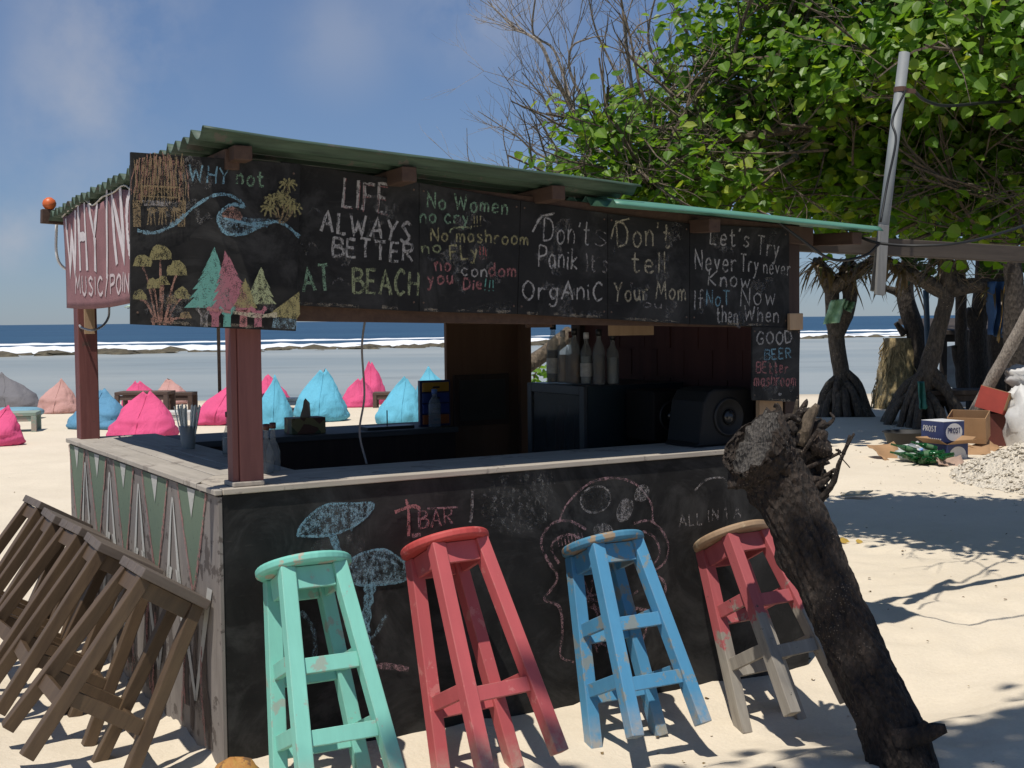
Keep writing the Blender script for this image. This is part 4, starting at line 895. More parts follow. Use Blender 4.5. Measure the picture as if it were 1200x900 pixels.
# ---------------------------------------------------------------- bean bags and tables on the beach
def bagmat(name, c):
    m = NT(name); v = m.coords(); n = m.noise(v, 3.5, 5, .65, .6); f = m.noise(m.coords((1, 1, .35)), 7, 4, .6, 1.2)
    m.bump(f, .55, .05); return m.done(m.mix(m.rng(n, .3, .7), tuple(x * .86 for x in c), c), .85)
B_PINK = bagmat('hot_pink_canvas', (.66, .08, .21)); B_BLUE = bagmat('sky_blue_canvas', (.12, .43, .58)); B_DEEP = bagmat('faded_blue_canvas', (.10, .27, .42)); B_ROSE = bagmat('faded_pink_canvas', (.50, .28, .25)); B_GREY = bagmat('grey_canvas', (.16, .155, .165))
def beanbag(px, py, wpx, hpx, mat, label, seed, lean=0., az=0., pinch=1.):
    """foot of the bag in the photo gives where it stands; width and height follow from the distance"""
    p = gnd(px, py, 0); 
    for _ in range(4): p = gnd(px, py, sand_z(p.x, p.y))
    w = wpx / F * p.y; h = hpx / F * p.y * 1.02; dp = w * .85; p = p + Vector((0, dp * .45, 0)); p.z = sand_z(p.x, p.y) - .015
    mb = MB(); n, L = 40, 26; vs = []; ca, sa = math.cos(az), math.sin(az)
    for j in range(L + 1):
        t = j / L
        if t < .10: r = .80 + .2 * math.sin(t / .10 * math.pi / 2)
        else:
            q = (t - .10) / .9; r = (1 - q ** 1.7) * .88 + .12 * (1 - q * .1)
        r = max(r, .015)
        flat = 1 - .93 * max(0, (t - .45) / .55) ** .9 * (.5 + .5 * pinch)         # the top closes into a seam
        for i in range(n):
            a = 2 * math.pi * i / n; x, y = math.cos(a) * r, math.sin(a) * r * flat
            x += max(0, (t - .6) / .4) * .10 * math.copysign(abs(math.cos(a)) ** .6, math.cos(a)) * pinch * (1 - t)
            d = Vector((math.cos(a) * 1.3, math.sin(a) * 1.3, t * 2.2))
            f = .12 * fbm(d * 1.1 + Vector((seed * 7.1, 0, 0)), 4) + .05 * fbm(d * 2.6 + Vector((0, seed, 0)), 3) + .03 * math.sin(a * 5 + seed + 3 * fbm(d + Vector((0, seed, 0)), 2)) * t
            k = 1 + f * 1.3 + .10 * math.sin(a + seed * 2.3) * math.sin(t * math.pi); lx = (lean + .13 * math.sin(seed * 4.7)) * t ** 1.5
            X, Y = (x * k * .5 * w, y * k * .5 * dp); X, Y = X * ca - Y * sa + lx * w, X * sa + Y * ca + .10 * dp * t
            vs.append(p + Vector((X, Y, h * (t - .05 * math.sin(a * 2 + seed) * t * t - .10 * max(0, t - .7) * (1 + math.cos(a + seed))))))
    mb.add(vs, [(j*n+i, j*n+(i+1) % n, (j+1)*n+(i+1) % n, (j+1)*n+i) for j in range(L) for i in range(n)] + [tuple(range(n))[::-1], tuple(L*n + i for i in range(n))])
    o = solo(mb, 'bean_bag', mat, p, label, 'bean bag', 'bean bags on the beach', smooth=True)
    m = MB(); m.tube(crom([vs[j * n + 30] + Vector((0, -.004, 0)) for j in range(1, L, 3)], 3), .006, 5); m.build('seam', mat, o, smooth=True)
beanbag(8, 482, 62, 44, B_GREY, 'grey bean bag at the far left with a pale blue cushion before it', 1, -.12)
beanbag(63, 485, 50, 40, B_ROSE, 'faded pink bean bag standing alone left of the kiosk post', 2, .02)
beanbag(103, 504, 70, 46, B_DEEP, 'faded blue bean bag partly behind the far post of the bar', 3, -.02)
beanbag(159, 516, 78, 56, B_PINK, 'hot pink bean bag before the brown table, nearest of the pink ones', 4, .05)
beanbag(163, 488, 52, 40, B_PINK, 'hot pink bean bag behind the brown table', 5, -.02)
beanbag(194, 474, 44, 30, B_ROSE, 'faded pink bean bag behind the small dark bench', 6, -.02)
beanbag(250, 499, 64, 46, B_PINK, 'hot pink slumped bean bag just left of the front post', 7, .12, 0, .5)
beanbag(320, 505, 42, 62, B_BLUE, 'sky blue pointed bean bag just right of the front post', 8, 0)
beanbag(316, 478, 44, 38, B_PINK, 'hot pink bean bag peeking out behind the blue one beside the post', 9, -.02, 0, .4)
beanbag(374, 495, 64, 60, B_BLUE, 'sky blue bean bag with a peaked top above the tissue box', 10, .0)
beanbag(418, 477, 44, 34, B_PINK, 'low hot pink bean bag in front of the tall pink one', 11, -.08, .4, .6)
beanbag(434, 474, 34, 50, B_PINK, 'tall upright hot pink bean bag behind the low pink one', 12, .0)
beanbag(470, 501, 58, 56, B_BLUE, 'sky blue bean bag left of the drawer box', 13, .20)
beanbag(505, 476, 46, 46, B_BLUE, 'sky blue bean bag mostly hidden behind the drawer box', 14, -.1)
beanbag(-16, 524, 62, 46, B_PINK, 'hot pink bean bag cut off at the left edge near the green table', 15, .1)
p = gnd(16, 492, 0.); p.z = sand_z(p.x, p.y); m = MB(); vs = []
for j in range(9):
    for i in range(24):
        a = 2 * math.pi * i / 24; r = math.sin(math.pi * (j + .5) / 9); q = Vector((math.cos(a), math.sin(a), 0)); e = 1 / max(abs(q.x), abs(q.y)) ** .7
        vs.append(p + Vector((q.x * e * .42 * r ** .4, q.y * e * .40 * r ** .4, .10 - .09 * math.cos(math.pi * (j + .5) / 9) + .012 * fbm(q * 3 + Vector((j, 0, 0)), 2))))
m.add(vs, [(j*24+i, j*24+(i+1) % 24, (j+1)*24+(i+1) % 24, (j+1)*24+i) for j in range(8) for i in range(24)] + [tuple(range(24))[::-1], tuple(8*24+i for i in range(24))])
solo(m, 'seat_cushion', bagmat('pale_blue_canvas', (.17, .33, .42)), p, 'flat pale blue cushion on the sand before the grey bean bag', 'cushion', smooth=True)
def low_table(px, py, w, d, h, mat, label, yaw=0., grp='low tables on the beach', leg=.07, top=.05, slats=3):
    p = gnd(px, py, 0)
    for _ in range(3): p = gnd(px, py, sand_z(p.x, p.y))
    p.z = sand_z(p.x, p.y) - .02
    t = thing('low_table', p, label, 'table', grp, (0, 0, yaw)); Rz = Matrix.Rotation(yaw, 3, 'Z')
    m = MB()
    for k in range(slats): m.box(p + Rz @ Vector((0, -d / 2 + d / slats * (k + .5), h - top / 2)), (w, d / slats - .012, top), Rz)
    m.build('tabletop', mat, t, bevel=.004)
    for sx in (-1, 1):
        for sy in (-1, 1): m = MB(); m.box(p + Rz @ Vector((sx * (w / 2 - leg / 2), sy * (d / 2 - leg / 2), (h - top) / 2 - .001)), (leg, leg, h - top - .002), Rz); m.build('leg', mat, t, bevel=.004)
    for sy in (-1, 1): m = MB(); m.box(p + Rz @ Vector((0, sy * (d / 2 - leg / 2), h - top - .045)), (w - 2 * leg - .004, .025, .07), Rz); m.build('apron', mat, t)
T_GREEN = wood('faded_green_table_paint', (.20, .27, .22), (.30, .36, .30), .5, .8, (12, 1, 1), worn=(.33, .28, .23), amt=.6); T_BRN = wood('brown_table_wood', (.075, .045, .035), (.12, .08, .06), .6, .8, (12, 1, 1)); T_WHT = plain('white_table_paint', (.55, .54, .52), .7, .15)
low_table(22, 505, .56, .5, .30, T_GREEN, 'faded green low square table on the sand at the left', R(12))
low_table(171, 490, .86, .5, .46, T_BRN, 'brown wooden low table between two pink bean bags')
low_table(212, 486, .48, .4, .40, T_BRN, 'small dark brown bench beside the brown table')
low_table(198, 492, .8, .5, .16, T_WHT, 'very low white table in front of the small dark bench')
low_table(458, 477, .62, .4, .30, T_BRN, 'small brown slatted table behind the bean bags left of the cabinet')
low_table(334, 480, .62, .4, .24, T_WHT, 'grey white low table behind the sky blue bean bags')
# parasol: pole seen left of the front post, rim of its canopy either side of the corner board
p = gnd(258, 482, 0); p.z = sand_z(p.x, p.y) - .05
um = thing('beach_umbrella', p, 'pale green beach umbrella on a thin brown pole behind the corner board', 'umbrella')
zt_ = at(258, 362, p.y).z; m = MB(); m.tube([p, Vector((p.x, p.y, zt_ + .55))], .03, 8); m.build('pole', T_BRN, um, smooth=True)
m = MB(); r_ = 105 / F * p.y; top_ = Vector((p.x, p.y, zt_ + .55)); n = 8; vs = [top_]
for k in range(1, 6):
    for i in range(n * 4):
        a = 2 * math.pi * i / (n * 4) + .2; q = k / 5; sag = abs(math.sin(a * n / 2 - .2 * n / 2)) * .05 * q
        vs.append(top_ + Vector((math.cos(a) * r_ * q, math.sin(a) * r_ * q, -.50 * q ** 1.25 - .02 + sag * .5)))
N = n * 4; m.add(vs, [(0, 1 + i, 1 + (i+1) % N) for i in range(N)] + [(1 + k*N + i, 1 + (k+1)*N + i, 1 + (k+1)*N + (i+1) % N, 1 + k*N + (i+1) % N) for k in range(4) for i in range(N)])
m.build('canopy', plain('pale_green_canopy', (.42, .60, .50), .7, .1), um)
for i in range(8): a = 2 * math.pi * i / 8 + .2; m = MB(); m.tube([top_ + Vector((0, 0, -.06)), top_ + Vector((math.cos(a) * r_ * .97, math.sin(a) * r_ * .97, -.53))], .007, 4); m.build('rib', T_BRN, um)

# ---------------------------------------------------------------- the dead trunk in front
BK_DEAD = bark('dead_trunk_bark', (.014, .010, .007), (.060, .039, .027), (.10, .08, .064), 16, 1.)
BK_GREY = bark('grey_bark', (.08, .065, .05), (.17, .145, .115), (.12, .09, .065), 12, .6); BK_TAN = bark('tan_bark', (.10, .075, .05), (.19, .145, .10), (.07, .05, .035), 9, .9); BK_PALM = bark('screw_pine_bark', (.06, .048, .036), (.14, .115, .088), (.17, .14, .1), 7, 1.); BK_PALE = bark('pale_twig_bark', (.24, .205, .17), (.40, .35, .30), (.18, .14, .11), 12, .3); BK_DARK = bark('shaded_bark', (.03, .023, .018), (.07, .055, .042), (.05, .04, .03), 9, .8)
d0, d1_ = 4.35, 5.0
B0 = at(1088, 960, d0); T0 = at(905, 520, d1_)
tr = thing('dead_tree_trunk', Vector((B0.x, B0.y, 0)), 'dark leaning dead tree trunk with sawn top standing before the bar', 'tree trunk')
axis = [at(x, y, d) for x, y, d in ((1100, 1010, 4.3), (1072, 930, 4.36), (1042, 850, 4.45), (1005, 770, 4.58), (975, 700, 4.68), (945, 630, 4.78), (921, 578, 4.85), (904, 548, 4.87), (889, 526, 4.85), (884, 519, 4.84))]
m = MB(); P = crom(axis, 22); n = 110; vs = []; L = len(P)
for i, p in enumerate(P):
    d = (P[min(i+1, L-1)] - P[max(i-1, 0)]).normalized(); x = d.cross(Vector((0, 1, 0))).normalized(); y = x.cross(d)
    t = i / (L - 1); r0 = .096 + .038 * t + .012 * max(0, (t - .72) / .28) + .005 * math.sin(t * 9)
    for j in range(n):
        a = 2 * math.pi * j / n; q = x * math.cos(a) + y * math.sin(a)
        f = .07 * fbm(q * 1.2 + p * 3.0, 4) + .05 * mn.noise(q * 2.3 + p * 6) + .04 * mn.noise(q * 6 + p * 20) + .035 * mn.noise(q * 11 + p * 44)
        s_ax = t * 4.2; fs_ = abs(mn.noise(Vector((math.cos(a) * 2.6, math.sin(a) * 2.6, s_ax * 1.6)))) ; f -= .085 * max(0, 1 - fs_ / .10)
        fs_ = abs(mn.noise(Vector((math.cos(a) * 5, math.sin(a) * 5, s_ax * 4 + 7)))); f -= .045 * max(0, 1 - fs_ / .14); f += .03 * mn.noise(Vector((math.cos(a) * 9, math.sin(a) * 9, s_ax * 13)))
        for (ta, aa, hgt, wd) in ((.53, .15, .28, .35), (.70, .25, .22, .3), (.16, .2, .15, .4), (.83, -.1, .35, .5)):
            da = (a - aa + math.pi) % (2 * math.pi) - math.pi; f += hgt * math.exp(-(da / wd) ** 2 - ((t - ta) / .035) ** 2)
        k = r0 * (1 + f)
        if i == L - 1: k *= .93
        vs.append(p + q * k + d * ((.03 * fbm(q * 2.5, 3) - .065 * math.cos(a - .4)) if i >= L - 2 else 0))
m.add(vs, [(i*n+j, i*n+(j+1) % n, (i+1)*n+(j+1) % n, (i+1)*n+j) for i in range(L-1) for j in range(n)]); m.build('trunk', BK_DEAD, tr, smooth=True)
m = MB(); ce = sum(vs[-n:], Vector()) / n; ring = [ce + (v - ce) * .55 + Vector((0, 0, .004 * fbm(v * 9, 2))) for v in vs[-n:]]
m.add([ce] + ring + [ce + (v - ce) * .985 for v in vs[-n:]], [(0, 1 + j, 1 + (j+1) % n) for j in range(n)] + [(1 + j, 1 + n + j, 1 + n + (j+1) % n, 1 + (j+1) % n) for j in range(n)])
m.build('sawn_face', bark('sawn_grey_wood', (.06, .053, .047), (.15, .135, .12), (.035, .028, .022), 26, .8), tr)
rk = random.Random(11)
def snag(pts, rad, name, mat=BK_DEAD, n=8): m = MB(); m.tube(crom(pts, 5), [rad[0] + (rad[1] - rad[0]) * (k / (len(crom(pts, 5)) - 1)) for k in range(len(crom(pts, 5)))], n, True, .35, rk.random() * 9); return m.build(name, mat, tr, smooth=True)
# torn roots and stubs at the head of the trunk
for k in range(42):
    x0, y0 = rk.uniform(908, 964), rk.uniform(496, 566); q = at(x0, y0, rk.uniform(4.82, 5.0)); L_ = rk.uniform(.03, .11); dv = Vector((rk.uniform(-.3, 1), rk.uniform(-.6, .5), rk.uniform(-.4, .9))).normalized()
    e = q + dv * L_; f = e + Vector((rk.uniform(-.5, .8), rk.uniform(-.4, .4), rk.uniform(-.2, .7))) * L_ * .5
    snag([q - dv * .06, q, e, f], (rk.uniform(.008, .030), rk.uniform(.003, .010)), 'torn_root')
snag([at(936, 545, 4.9), at(932, 515, 4.88), at(936, 486, 4.86), at(946, 480, 4.85)], (.03, .012), 'torn_root'); snag([at(938, 520, 4.86), at(948, 490, 4.84), at(958, 474, 4.84)], (.035, .010), 'torn_root', BK_TAN); snag([at(930, 500, 4.9), at(933, 478, 4.9), at(935, 468, 4.9)], (.013, .006), 'torn_root', BK_TAN)
snag([at(948, 520, 4.88), at(960, 500, 4.86), at(968, 496, 4.86)], (.028, .014), 'torn_root'); snag([at(925, 520, 4.84), at(915, 500, 4.83), at(925, 488, 4.83), at(938, 494, 4.83)], (.016, .010), 'torn_root')
snag([at(905, 505, 4.92), at(912, 492, 4.9), at(926, 486, 4.88)], (.006, .004), 'torn_root', BK_PALE)
for k in range(11):
    x0, y0 = rk.uniform(912, 960), rk.uniform(500, 580); q = at(x0, y0, rk.uniform(4.80, 4.92)); s_ = rk.uniform(.025, .055); m = MB(); vv = []
    for j in range(9):
        for i in range(14): a = 2 * math.pi * i / 14; ph = math.pi * j / 8; e = Vector((math.sin(ph) * math.cos(a), math.sin(ph) * math.sin(a), math.cos(ph))); vv.append(q + e * s_ * (1 + .6 * fbm(e * 1.6 + Vector((k * 3, 0, 0)), 4)))
    m.add(vv, [(j*14+i, (j+1)*14+i, (j+1)*14+(i+1) % 14, j*14+(i+1) % 14) for j in range(8) for i in range(14)]); m.build('burl', BK_DEAD, tr, smooth=True)
# twig on the right with its fork, knots, stub near the base
snag([at(948, 606, 4.85), at(962, 585, 4.82), at(975, 568, 4.8), at(983, 545, 4.78), at(990, 528, 4.78), at(996, 510, 4.78)], (.016, .004), 'twig'); snag([at(988, 532, 4.78), at(994, 520, 4.77), at(1001, 508, 4.76)], (.008, .004), 'twig')
snag([at(958, 585, 4.84), at(963, 560, 4.84), at(966, 538, 4.84), at(975, 522, 4.84)], (.007, .003), 'twig'); snag([at(965, 540, 4.84), at(962, 522, 4.84), at(966, 500, 4.85)], (.004, .002), 'twig'); snag([at(982, 526, 4.78), at(986, 536, 4.78), at(996, 548, 4.78)], (.003, .002), 'twig')
snag([at(950, 575, 4.84), at(964, 566, 4.83), at(972, 560, 4.83)], (.02, .008), 'torn_root'); snag([at(955, 600, 4.85), at(966, 582, 4.84), at(970, 570, 4.84), at(964, 560, 4.84)], (.008, .005), 'torn_root', BK_PALE)
snag([at(957, 634, 4.78), at(972, 628, 4.76), at(978, 624, 4.76)], (.03, .016), 'knot'); snag([at(970, 632, 4.76), at(982, 640, 4.75)], (.005, .003), 'twig')
snag([at(1050, 868, 4.36), at(1075, 862, 4.33), at(1096, 857, 4.31), at(1109, 854, 4.30)], (.045, .016), 'stub'); snag([at(1072, 862, 4.33), at(1082, 850, 4.32), at(1085, 845, 4.32)], (.02, .008), 'stub'); snag([at(1086, 862, 4.32), at(1090, 880, 4.32), at(1094, 892, 4.33)], (.007, .003), 'stub')

# ---------------------------------------------------------------- trees
def leaf(mb, p, nrm, up, s, rnd, wide=.95):
    x = up.cross(nrm)
    if x.length < 1e-3: x = Vector((1, 0, 0))
    x.normalize(); y = nrm.cross(x).normalized(); f = nrm * s * .14
    a = p; c = p + y * s * .92 - nrm * s * .14; w = s * .5 * wide; L_, R_ = [], []
    for (k, t, z) in ((.62, .02, .6), (.98, .30, 1.), (.72, .66, .5)):
        L_.append(p - x * w * k + y * s * t + f * z); R_.append(p + x * w * k + y * s * t + f * z)
    mb.cur = rnd.random(); mb.add([a] + L_ + [c] + R_[::-1], [(0, 4, 3, 2, 1), (0, 7, 6, 5, 4)])
def branchy(mb, p, d, L, r, depth, rnd, up=.15, spread=.6, tips=None, n=5, seg=4, kids=(2, 4)):
    pts = [p]; dd = d.normalized(); q = p
    for k in range(seg):
        dd = (dd + Vector((rnd.gauss(0, .16), rnd.gauss(0, .16), rnd.gauss(up * .5, .12)))).normalized(); q = q + dd * L / seg; pts.append(q)
    mb.tube(pts, [r * (1 - .55 * k / seg) for k in range(seg + 1)], max(3, n), False)
    if depth == 0:
        if tips is not None: tips.append((pts[-1], dd))
        return
    for k in range(rnd.randint(*kids)):
        t = rnd.uniform(.3, 1); i = min(seg, max(1, int(t * seg))); b = pts[i]
        nd = (dd + Vector((rnd.gauss(0, spread), rnd.gauss(0, spread), rnd.gauss(up, spread * .7)))).normalized()
        branchy(mb, b, nd, L * rnd.uniform(.5, .8), r * .55, depth - 1, rnd, up, spread, tips, max(3, n - 1), seg, kids)
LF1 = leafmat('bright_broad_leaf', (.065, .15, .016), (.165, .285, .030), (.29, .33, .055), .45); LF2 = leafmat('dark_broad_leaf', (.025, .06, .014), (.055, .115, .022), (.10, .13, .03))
def leafy_tree(name, base, ells, nclu, nleaf, size, label, seed, mleaf, mbark, trunk_pts, trunk_r, twig_n, group='leafy trees on the right', clr=.30, tw_mat=None):
    rnd = random.Random(seed); t = thing(name, base, label, 'tree', group)
    m = MB(); P = crom(trunk_pts, 5); m.tube(P, [trunk_r[0] + (trunk_r[1] - trunk_r[0]) * k / (len(P) - 1) for k in range(len(P))], 12, True, .25, seed); m.build('trunk', mbark, t, smooth=True)
    vol = [e[1].x * e[1].y * e[1].z for e in ells]; tot = sum(vol); clu = []
    for (c, r), v in zip(ells, vol):
        k = int(nclu * v ** .7 / sum(x ** .7 for x in vol))
        for _ in range(k):
            while True:
                q = Vector((rnd.gauss(0, 1), rnd.gauss(0, 1), rnd.gauss(0, 1))).normalized() * rnd.random() ** .42
                p = c + Vector((q.x * r.x, q.y * r.y, q.z * r.z))
                if mn.noise(p * 1.35 + Vector((seed, 0, 0))) + rnd.uniform(-.2, .2) > -.04: break
            clu.append((p, q))
    lm = MB(); bm_ = MB(); hub = Vector(trunk_pts[-1])
    for p, q in clu:
        nl = int(nleaf * rnd.uniform(.5, 1.4)); R_ = clr * rnd.uniform(.7, 1.2)
        for _ in range(nl):
            o = Vector((rnd.gauss(0, .5), rnd.gauss(0, .5), rnd.gauss(0, .38))) * R_
            nr_ = (Vector((-.25, -.45, .85)) + Vector((rnd.gauss(0, .55), rnd.gauss(0, .55), rnd.gauss(0, .4))) + o * .8).normalized()
            dr_ = (Vector((o.x, o.y, -.12)) + Vector((rnd.gauss(0, .25), rnd.gauss(0, .25), rnd.gauss(0, .2)))).normalized()
            leaf(lm, p + o, nr_, dr_, size * rnd.uniform(.55, 1.2), rnd)
        if rnd.random() < .55:
            a = p + (hub - p).normalized() * rnd.uniform(.3, .9) + Vector((rnd.gauss(0, .15), rnd.gauss(0, .15), -.1)); bm_.tube(crom([a, (a + p) / 2 + Vector((rnd.gauss(0, .06), rnd.gauss(0, .06), rnd.gauss(0, .06))), p], 3), [.012, .01, .009, .008, .007, .006, .005][:7], 4, False)
    lm.build('leaves', mleaf, t)
    # limbs out to each lobe, and the tangle of bare twigs that shows between the leaves
    for c, r in ells:
        mid = (hub + c) / 2 + Vector((rnd.gauss(0, .2), rnd.gauss(0, .2), rnd.gauss(.1, .15))); ll = (c - hub).length
        bm_.tube(crom([hub, mid, c], 5), [trunk_r[1] * .75 - (trunk_r[1] * .75 - .02) * k / 10 for k in range(11)], 7, False)
    for k in range(twig_n):
        c, r = rnd.choice(ells); q = Vector((rnd.uniform(-1, 1) * r.x, rnd.uniform(-1, .6) * r.y, rnd.uniform(-1, .5) * r.z)) * .85
        branchy(bm_, c + q, Vector((rnd.gauss(-.2, .8), rnd.gauss(-.2, .5), rnd.gauss(.3, .6))), rnd.uniform(.35, .75), rnd.uniform(.007, .015), 2, rnd, .05, .75, None, 4)
    bm_.build('branches', tw_mat or mbark, t); return t
V = Vector
leafy_tree('leafy_tree', V((5.6, 10.2, -.05)), [(V((.72, 8.75, 2.62)), V((.42, .55, .40))), (V((1.2, 8.8, 2.72)), V((.62, .8, .60))), (V((1.85, 8.9, 3.1)), V((.85, .9, .9))), (V((2.2, 8.8, 3.9)), V((.42, .8, .7))), (V((2.6, 8.8, 3.05)), V((.95, 1.0, 1.0))), (V((3.2, 8.5, 2.85)), V((.85, .9, .75))),
    (V((3.7, 8.3, 3.5)), V((1.2, .8, 1.2))), (V((3.4, 8.0, 4.7)), V((1.5, .9, .9))), (V((5.0, 8.2, 3.7)), V((1.4, .8, 1.5))), (V((3.9, 8.0, 2.6)), V((.75, .6, .5))), (V((3.1, 7.7, 3.1)), V((1.0, .6, .6))), (V((3.1, 8.3, 2.28)), V((.45, .4, .32)))],
    1250, 34, .084, 'broad-leaved green tree spreading over the right end of the bar', 3, LF1, BK_GREY, [V((5.6, 10.2, -.2)), V((5.3, 10.0, 1.0)), V((4.7, 9.6, 2.2)), V((4.0, 9.2, 3.1))], (.2, .12), 300, tw_mat=BK_TAN)
leafy_tree('leafy_tree', V((7.1, 18.6, .0)), [(V((3.9, 15.8, 3.7)), V((1.5, 1.4, .8))), (V((4.6, 17, 4.0)), V((2.2, 2.2, 1.3))), (V((6.6, 17.5, 3.7)), V((2.2, 2.4, 1.5))), (V((8.6, 17.5, 3.8)), V((1.8, 2.4, 1.8))), (V((6.2, 18, 5.4)), V((3.2, 2.6, 1.5)))],
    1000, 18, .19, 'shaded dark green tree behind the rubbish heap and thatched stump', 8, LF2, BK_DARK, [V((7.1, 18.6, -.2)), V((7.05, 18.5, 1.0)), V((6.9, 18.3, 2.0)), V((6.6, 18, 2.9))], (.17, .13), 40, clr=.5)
# tree over the camera's right shoulder, known from its shade on the sand
leafy_tree('leafy_tree', V((3.6, -.4, .0)), [(V((.0, 1.75, 7.4)), V((.55, .45, .4))), (V((-1.35, 1.45, 7.5)), V((.4, .28, .35))), (V((.75, 2.3, 7.4)), V((.55, .5, .5))), (V((1.4, 1.5, 7.6)), V((.9, .8, .7)))],
    80, 20, .15, 'broad-leaved tree beside the camera shading the near sand', 5, LF1, BK_GREY, [V((3.6, -.4, -.2)), V((3.6, -.3, 1.8)), V((3.2, .2, 4.2)), V((2.2, 1.0, 6.2)), V((.9, 1.6, 7.4))], (.16, .06), 6)
# bare tree behind the bar
rnd = random.Random(17); bt = thing('bare_tree', V((1.55, 10.6, 0)), 'leafless grey tree with thin bare branches against the sky behind the bar', 'tree'); m = MB()
m.tube(crom([V((1.55, 10.6, -.2)), V((1.45, 10.5, 1.0)), V((1.35, 10.4, 2.0)), V((1.2, 10.3, 2.7))], 5), [.11 - .004 * k for k in range(16)], 9, True, .2); m.build('trunk', BK_TAN, bt, smooth=True)
m = MB()
def limb(pp, d, r, nk, dep=2, L=.55, mb=None):
    mb = mb or m; P = crom([at(x, y, d + .15 * math.sin(i * 1.3)) for i, (x, y) in enumerate(pp)], 5); rs_ = [.72 * (r[0] + (r[1] - r[0]) * k / (len(P) - 1)) for k in range(len(P))]; mb.tube(P, rs_, 6, False, .15)
    for k in range(nk):
        i = rnd.randint(len(P) // 5, len(P) - 1); dd = (P[min(i+1, len(P)-1)] - P[i-1]).normalized()
        nd = (dd + V((rnd.gauss(0, .55), rnd.gauss(0, .5), rnd.gauss(.1, .4)))).normalized(); branchy(mb, P[i], nd, L * rnd.uniform(.5, 1.1), max(.0032, rs_[i] * .45), dep, rnd, .12, .42, None, 4)
    return P
limb([(770, 215), (690, 170), (672, 130), (650, 90), (632, 50), (600, 30), (572, 2)], 9.9, (.04, .007), 10, 2, .5); limb([(672, 130), (650, 60), (625, 40), (628, -10)], 9.95, (.02, .008), 6)
limb([(760, 215), (665, 165), (640, 120), (612, 85)], 10.1, (.025, .006), 8); limb([(768, 215), (680, 110), (668, 60), (690, 45), (712, 42)], 10.2, (.022, .005), 7); limb([(740, 215), (640, 185), (606, 160), (560, 130)], 10.3, (.02, .004), 8, 1)
limb([(775, 210), (748, 140), (735, 60), (728, 0), (715, -30)], 10.0, (.03, .008), 12, 2); limb([(780, 210), (790, 120), (760, 50), (772, -20)], 10.2, (.03, .008), 12, 2); limb([(785, 205), (815, 130), (812, 60), (790, 0), (795, -40)], 9.9, (.03, .009), 12, 2)
limb([(800, 205), (832, 120), (838, 40), (834, -30)], 9.8, (.03, .008), 12, 2); limb([(740, 150), (728, 100), (700, 40), (690, 0)], 10.3, (.02, .007), 10, 2); limb([(745, 200), (615, 215), (594, 180), (588, 140)], 10.5, (.015, .004), 6, 1); limb([(745, 205), (570, 225), (550, 190), (547, 150)], 10.6, (.012, .003), 3, 1)
m.build('branches', BK_PALE, bt)
# screw pines with prop roots
def screwpine(label, trunk, r, roots, heads, seed, gp='screw pines on the beach'):
    rnd = random.Random(seed); b = trunk[0]; t = thing('screw_pine', V((b.x, b.y, sand_z(b.x, b.y))), label, 'tree', gp)
    m = MB(); P = crom(trunk, 6); m.tube(P, [r * (1.1 - .35 * k / (len(P) - 1)) for k in range(len(P))], 12, True, .22, seed); m.build('trunk', BK_PALM, t, smooth=True)
    zr_, n, rad = roots
    for k in range(n):
        a = 2 * math.pi * k / n + rnd.uniform(-.15, .15); R_ = rad * rnd.uniform(.75, 1.1); top = P[int(len(P) * rnd.uniform(.22, .42))]; q = V((b.x + math.cos(a) * R_, b.y + math.sin(a) * R_ * .9, 0)); q.z = sand_z(q.x, q.y) - .08
        m = MB(); m.tube(crom([top, top * .6 + q * .4 + V((math.cos(a), math.sin(a), 0)) * .08 + V((0, 0, .06)), q], 5), [r * rnd.uniform(.34, .5)] * 11, 6, False, .3, k); m.build('prop_root', BK_PALM, t, smooth=True)
    for li, (pts, rr_) in enumerate(heads):
        m = MB(); Q = crom(pts, 5); m.tube(Q, [rr_ * (1 - .3 * k / (len(Q) - 1)) for k in range(len(Q))], 9, True, .25, li); m.build('limb', BK_PALM, t, smooth=True)
        e = Q[-1]; d = (Q[-1] - Q[-3]).normalized(); lm = MB()
        for k in range(60):
            a = k * 2.4; out = (V((math.cos(a), math.sin(a), rnd.uniform(-.2, .9))) + d * .4).normalized(); Ln = rnd.uniform(.3, .62); w = .022; s_ = e - d * rnd.uniform(0, .35)
            pts_ = [s_ + out * Ln * q + V((0, 0, -.75 * Ln * q * q * (1.5 if k % 2 else .8))) for q in (0, .3, .6, .85, 1)]; sd_ = out.cross(V((0, 0, 1))).normalized()
            lm.cur = rnd.random(); vs = []
            for q, wv in zip(pts_, (1, 1, .8, .5, .05)): vs += [q - sd_ * w * wv, q + sd_ * w * wv]
            lm.add(vs, [(2*i, 2*i+1, 2*i+3, 2*i+2) for i in range(4)])
        lm.build('leaves', leafmat('strap_leaf', (.10, .07, .04), (.19, .13, .075), (.08, .11, .03), .2) if 'strap_leaf' not in bpy.data.materials else bpy.data.materials['strap_leaf'], t)
D = 18.3
screwpine('screw pine with a cone of prop roots and a green bag caught on its trunk', [at(992, 508, D), at(990, 470, D), at(985, 430, D), at(978, 385, D), at(975, 350, D), at(972, 325, D)], .12, (.4, 18, .40), [([at(975, 340, D), at(965, 318, D), at(955, 305, D)], .12), ([at(978, 395, D), at(996, 352, D), at(990, 322, D), at(998, 305, D)], .12), ([at(974, 340, D), at(1010, 315, D - .3), at(1030, 300, D - .5)], .1)], 2)
D = 17.0
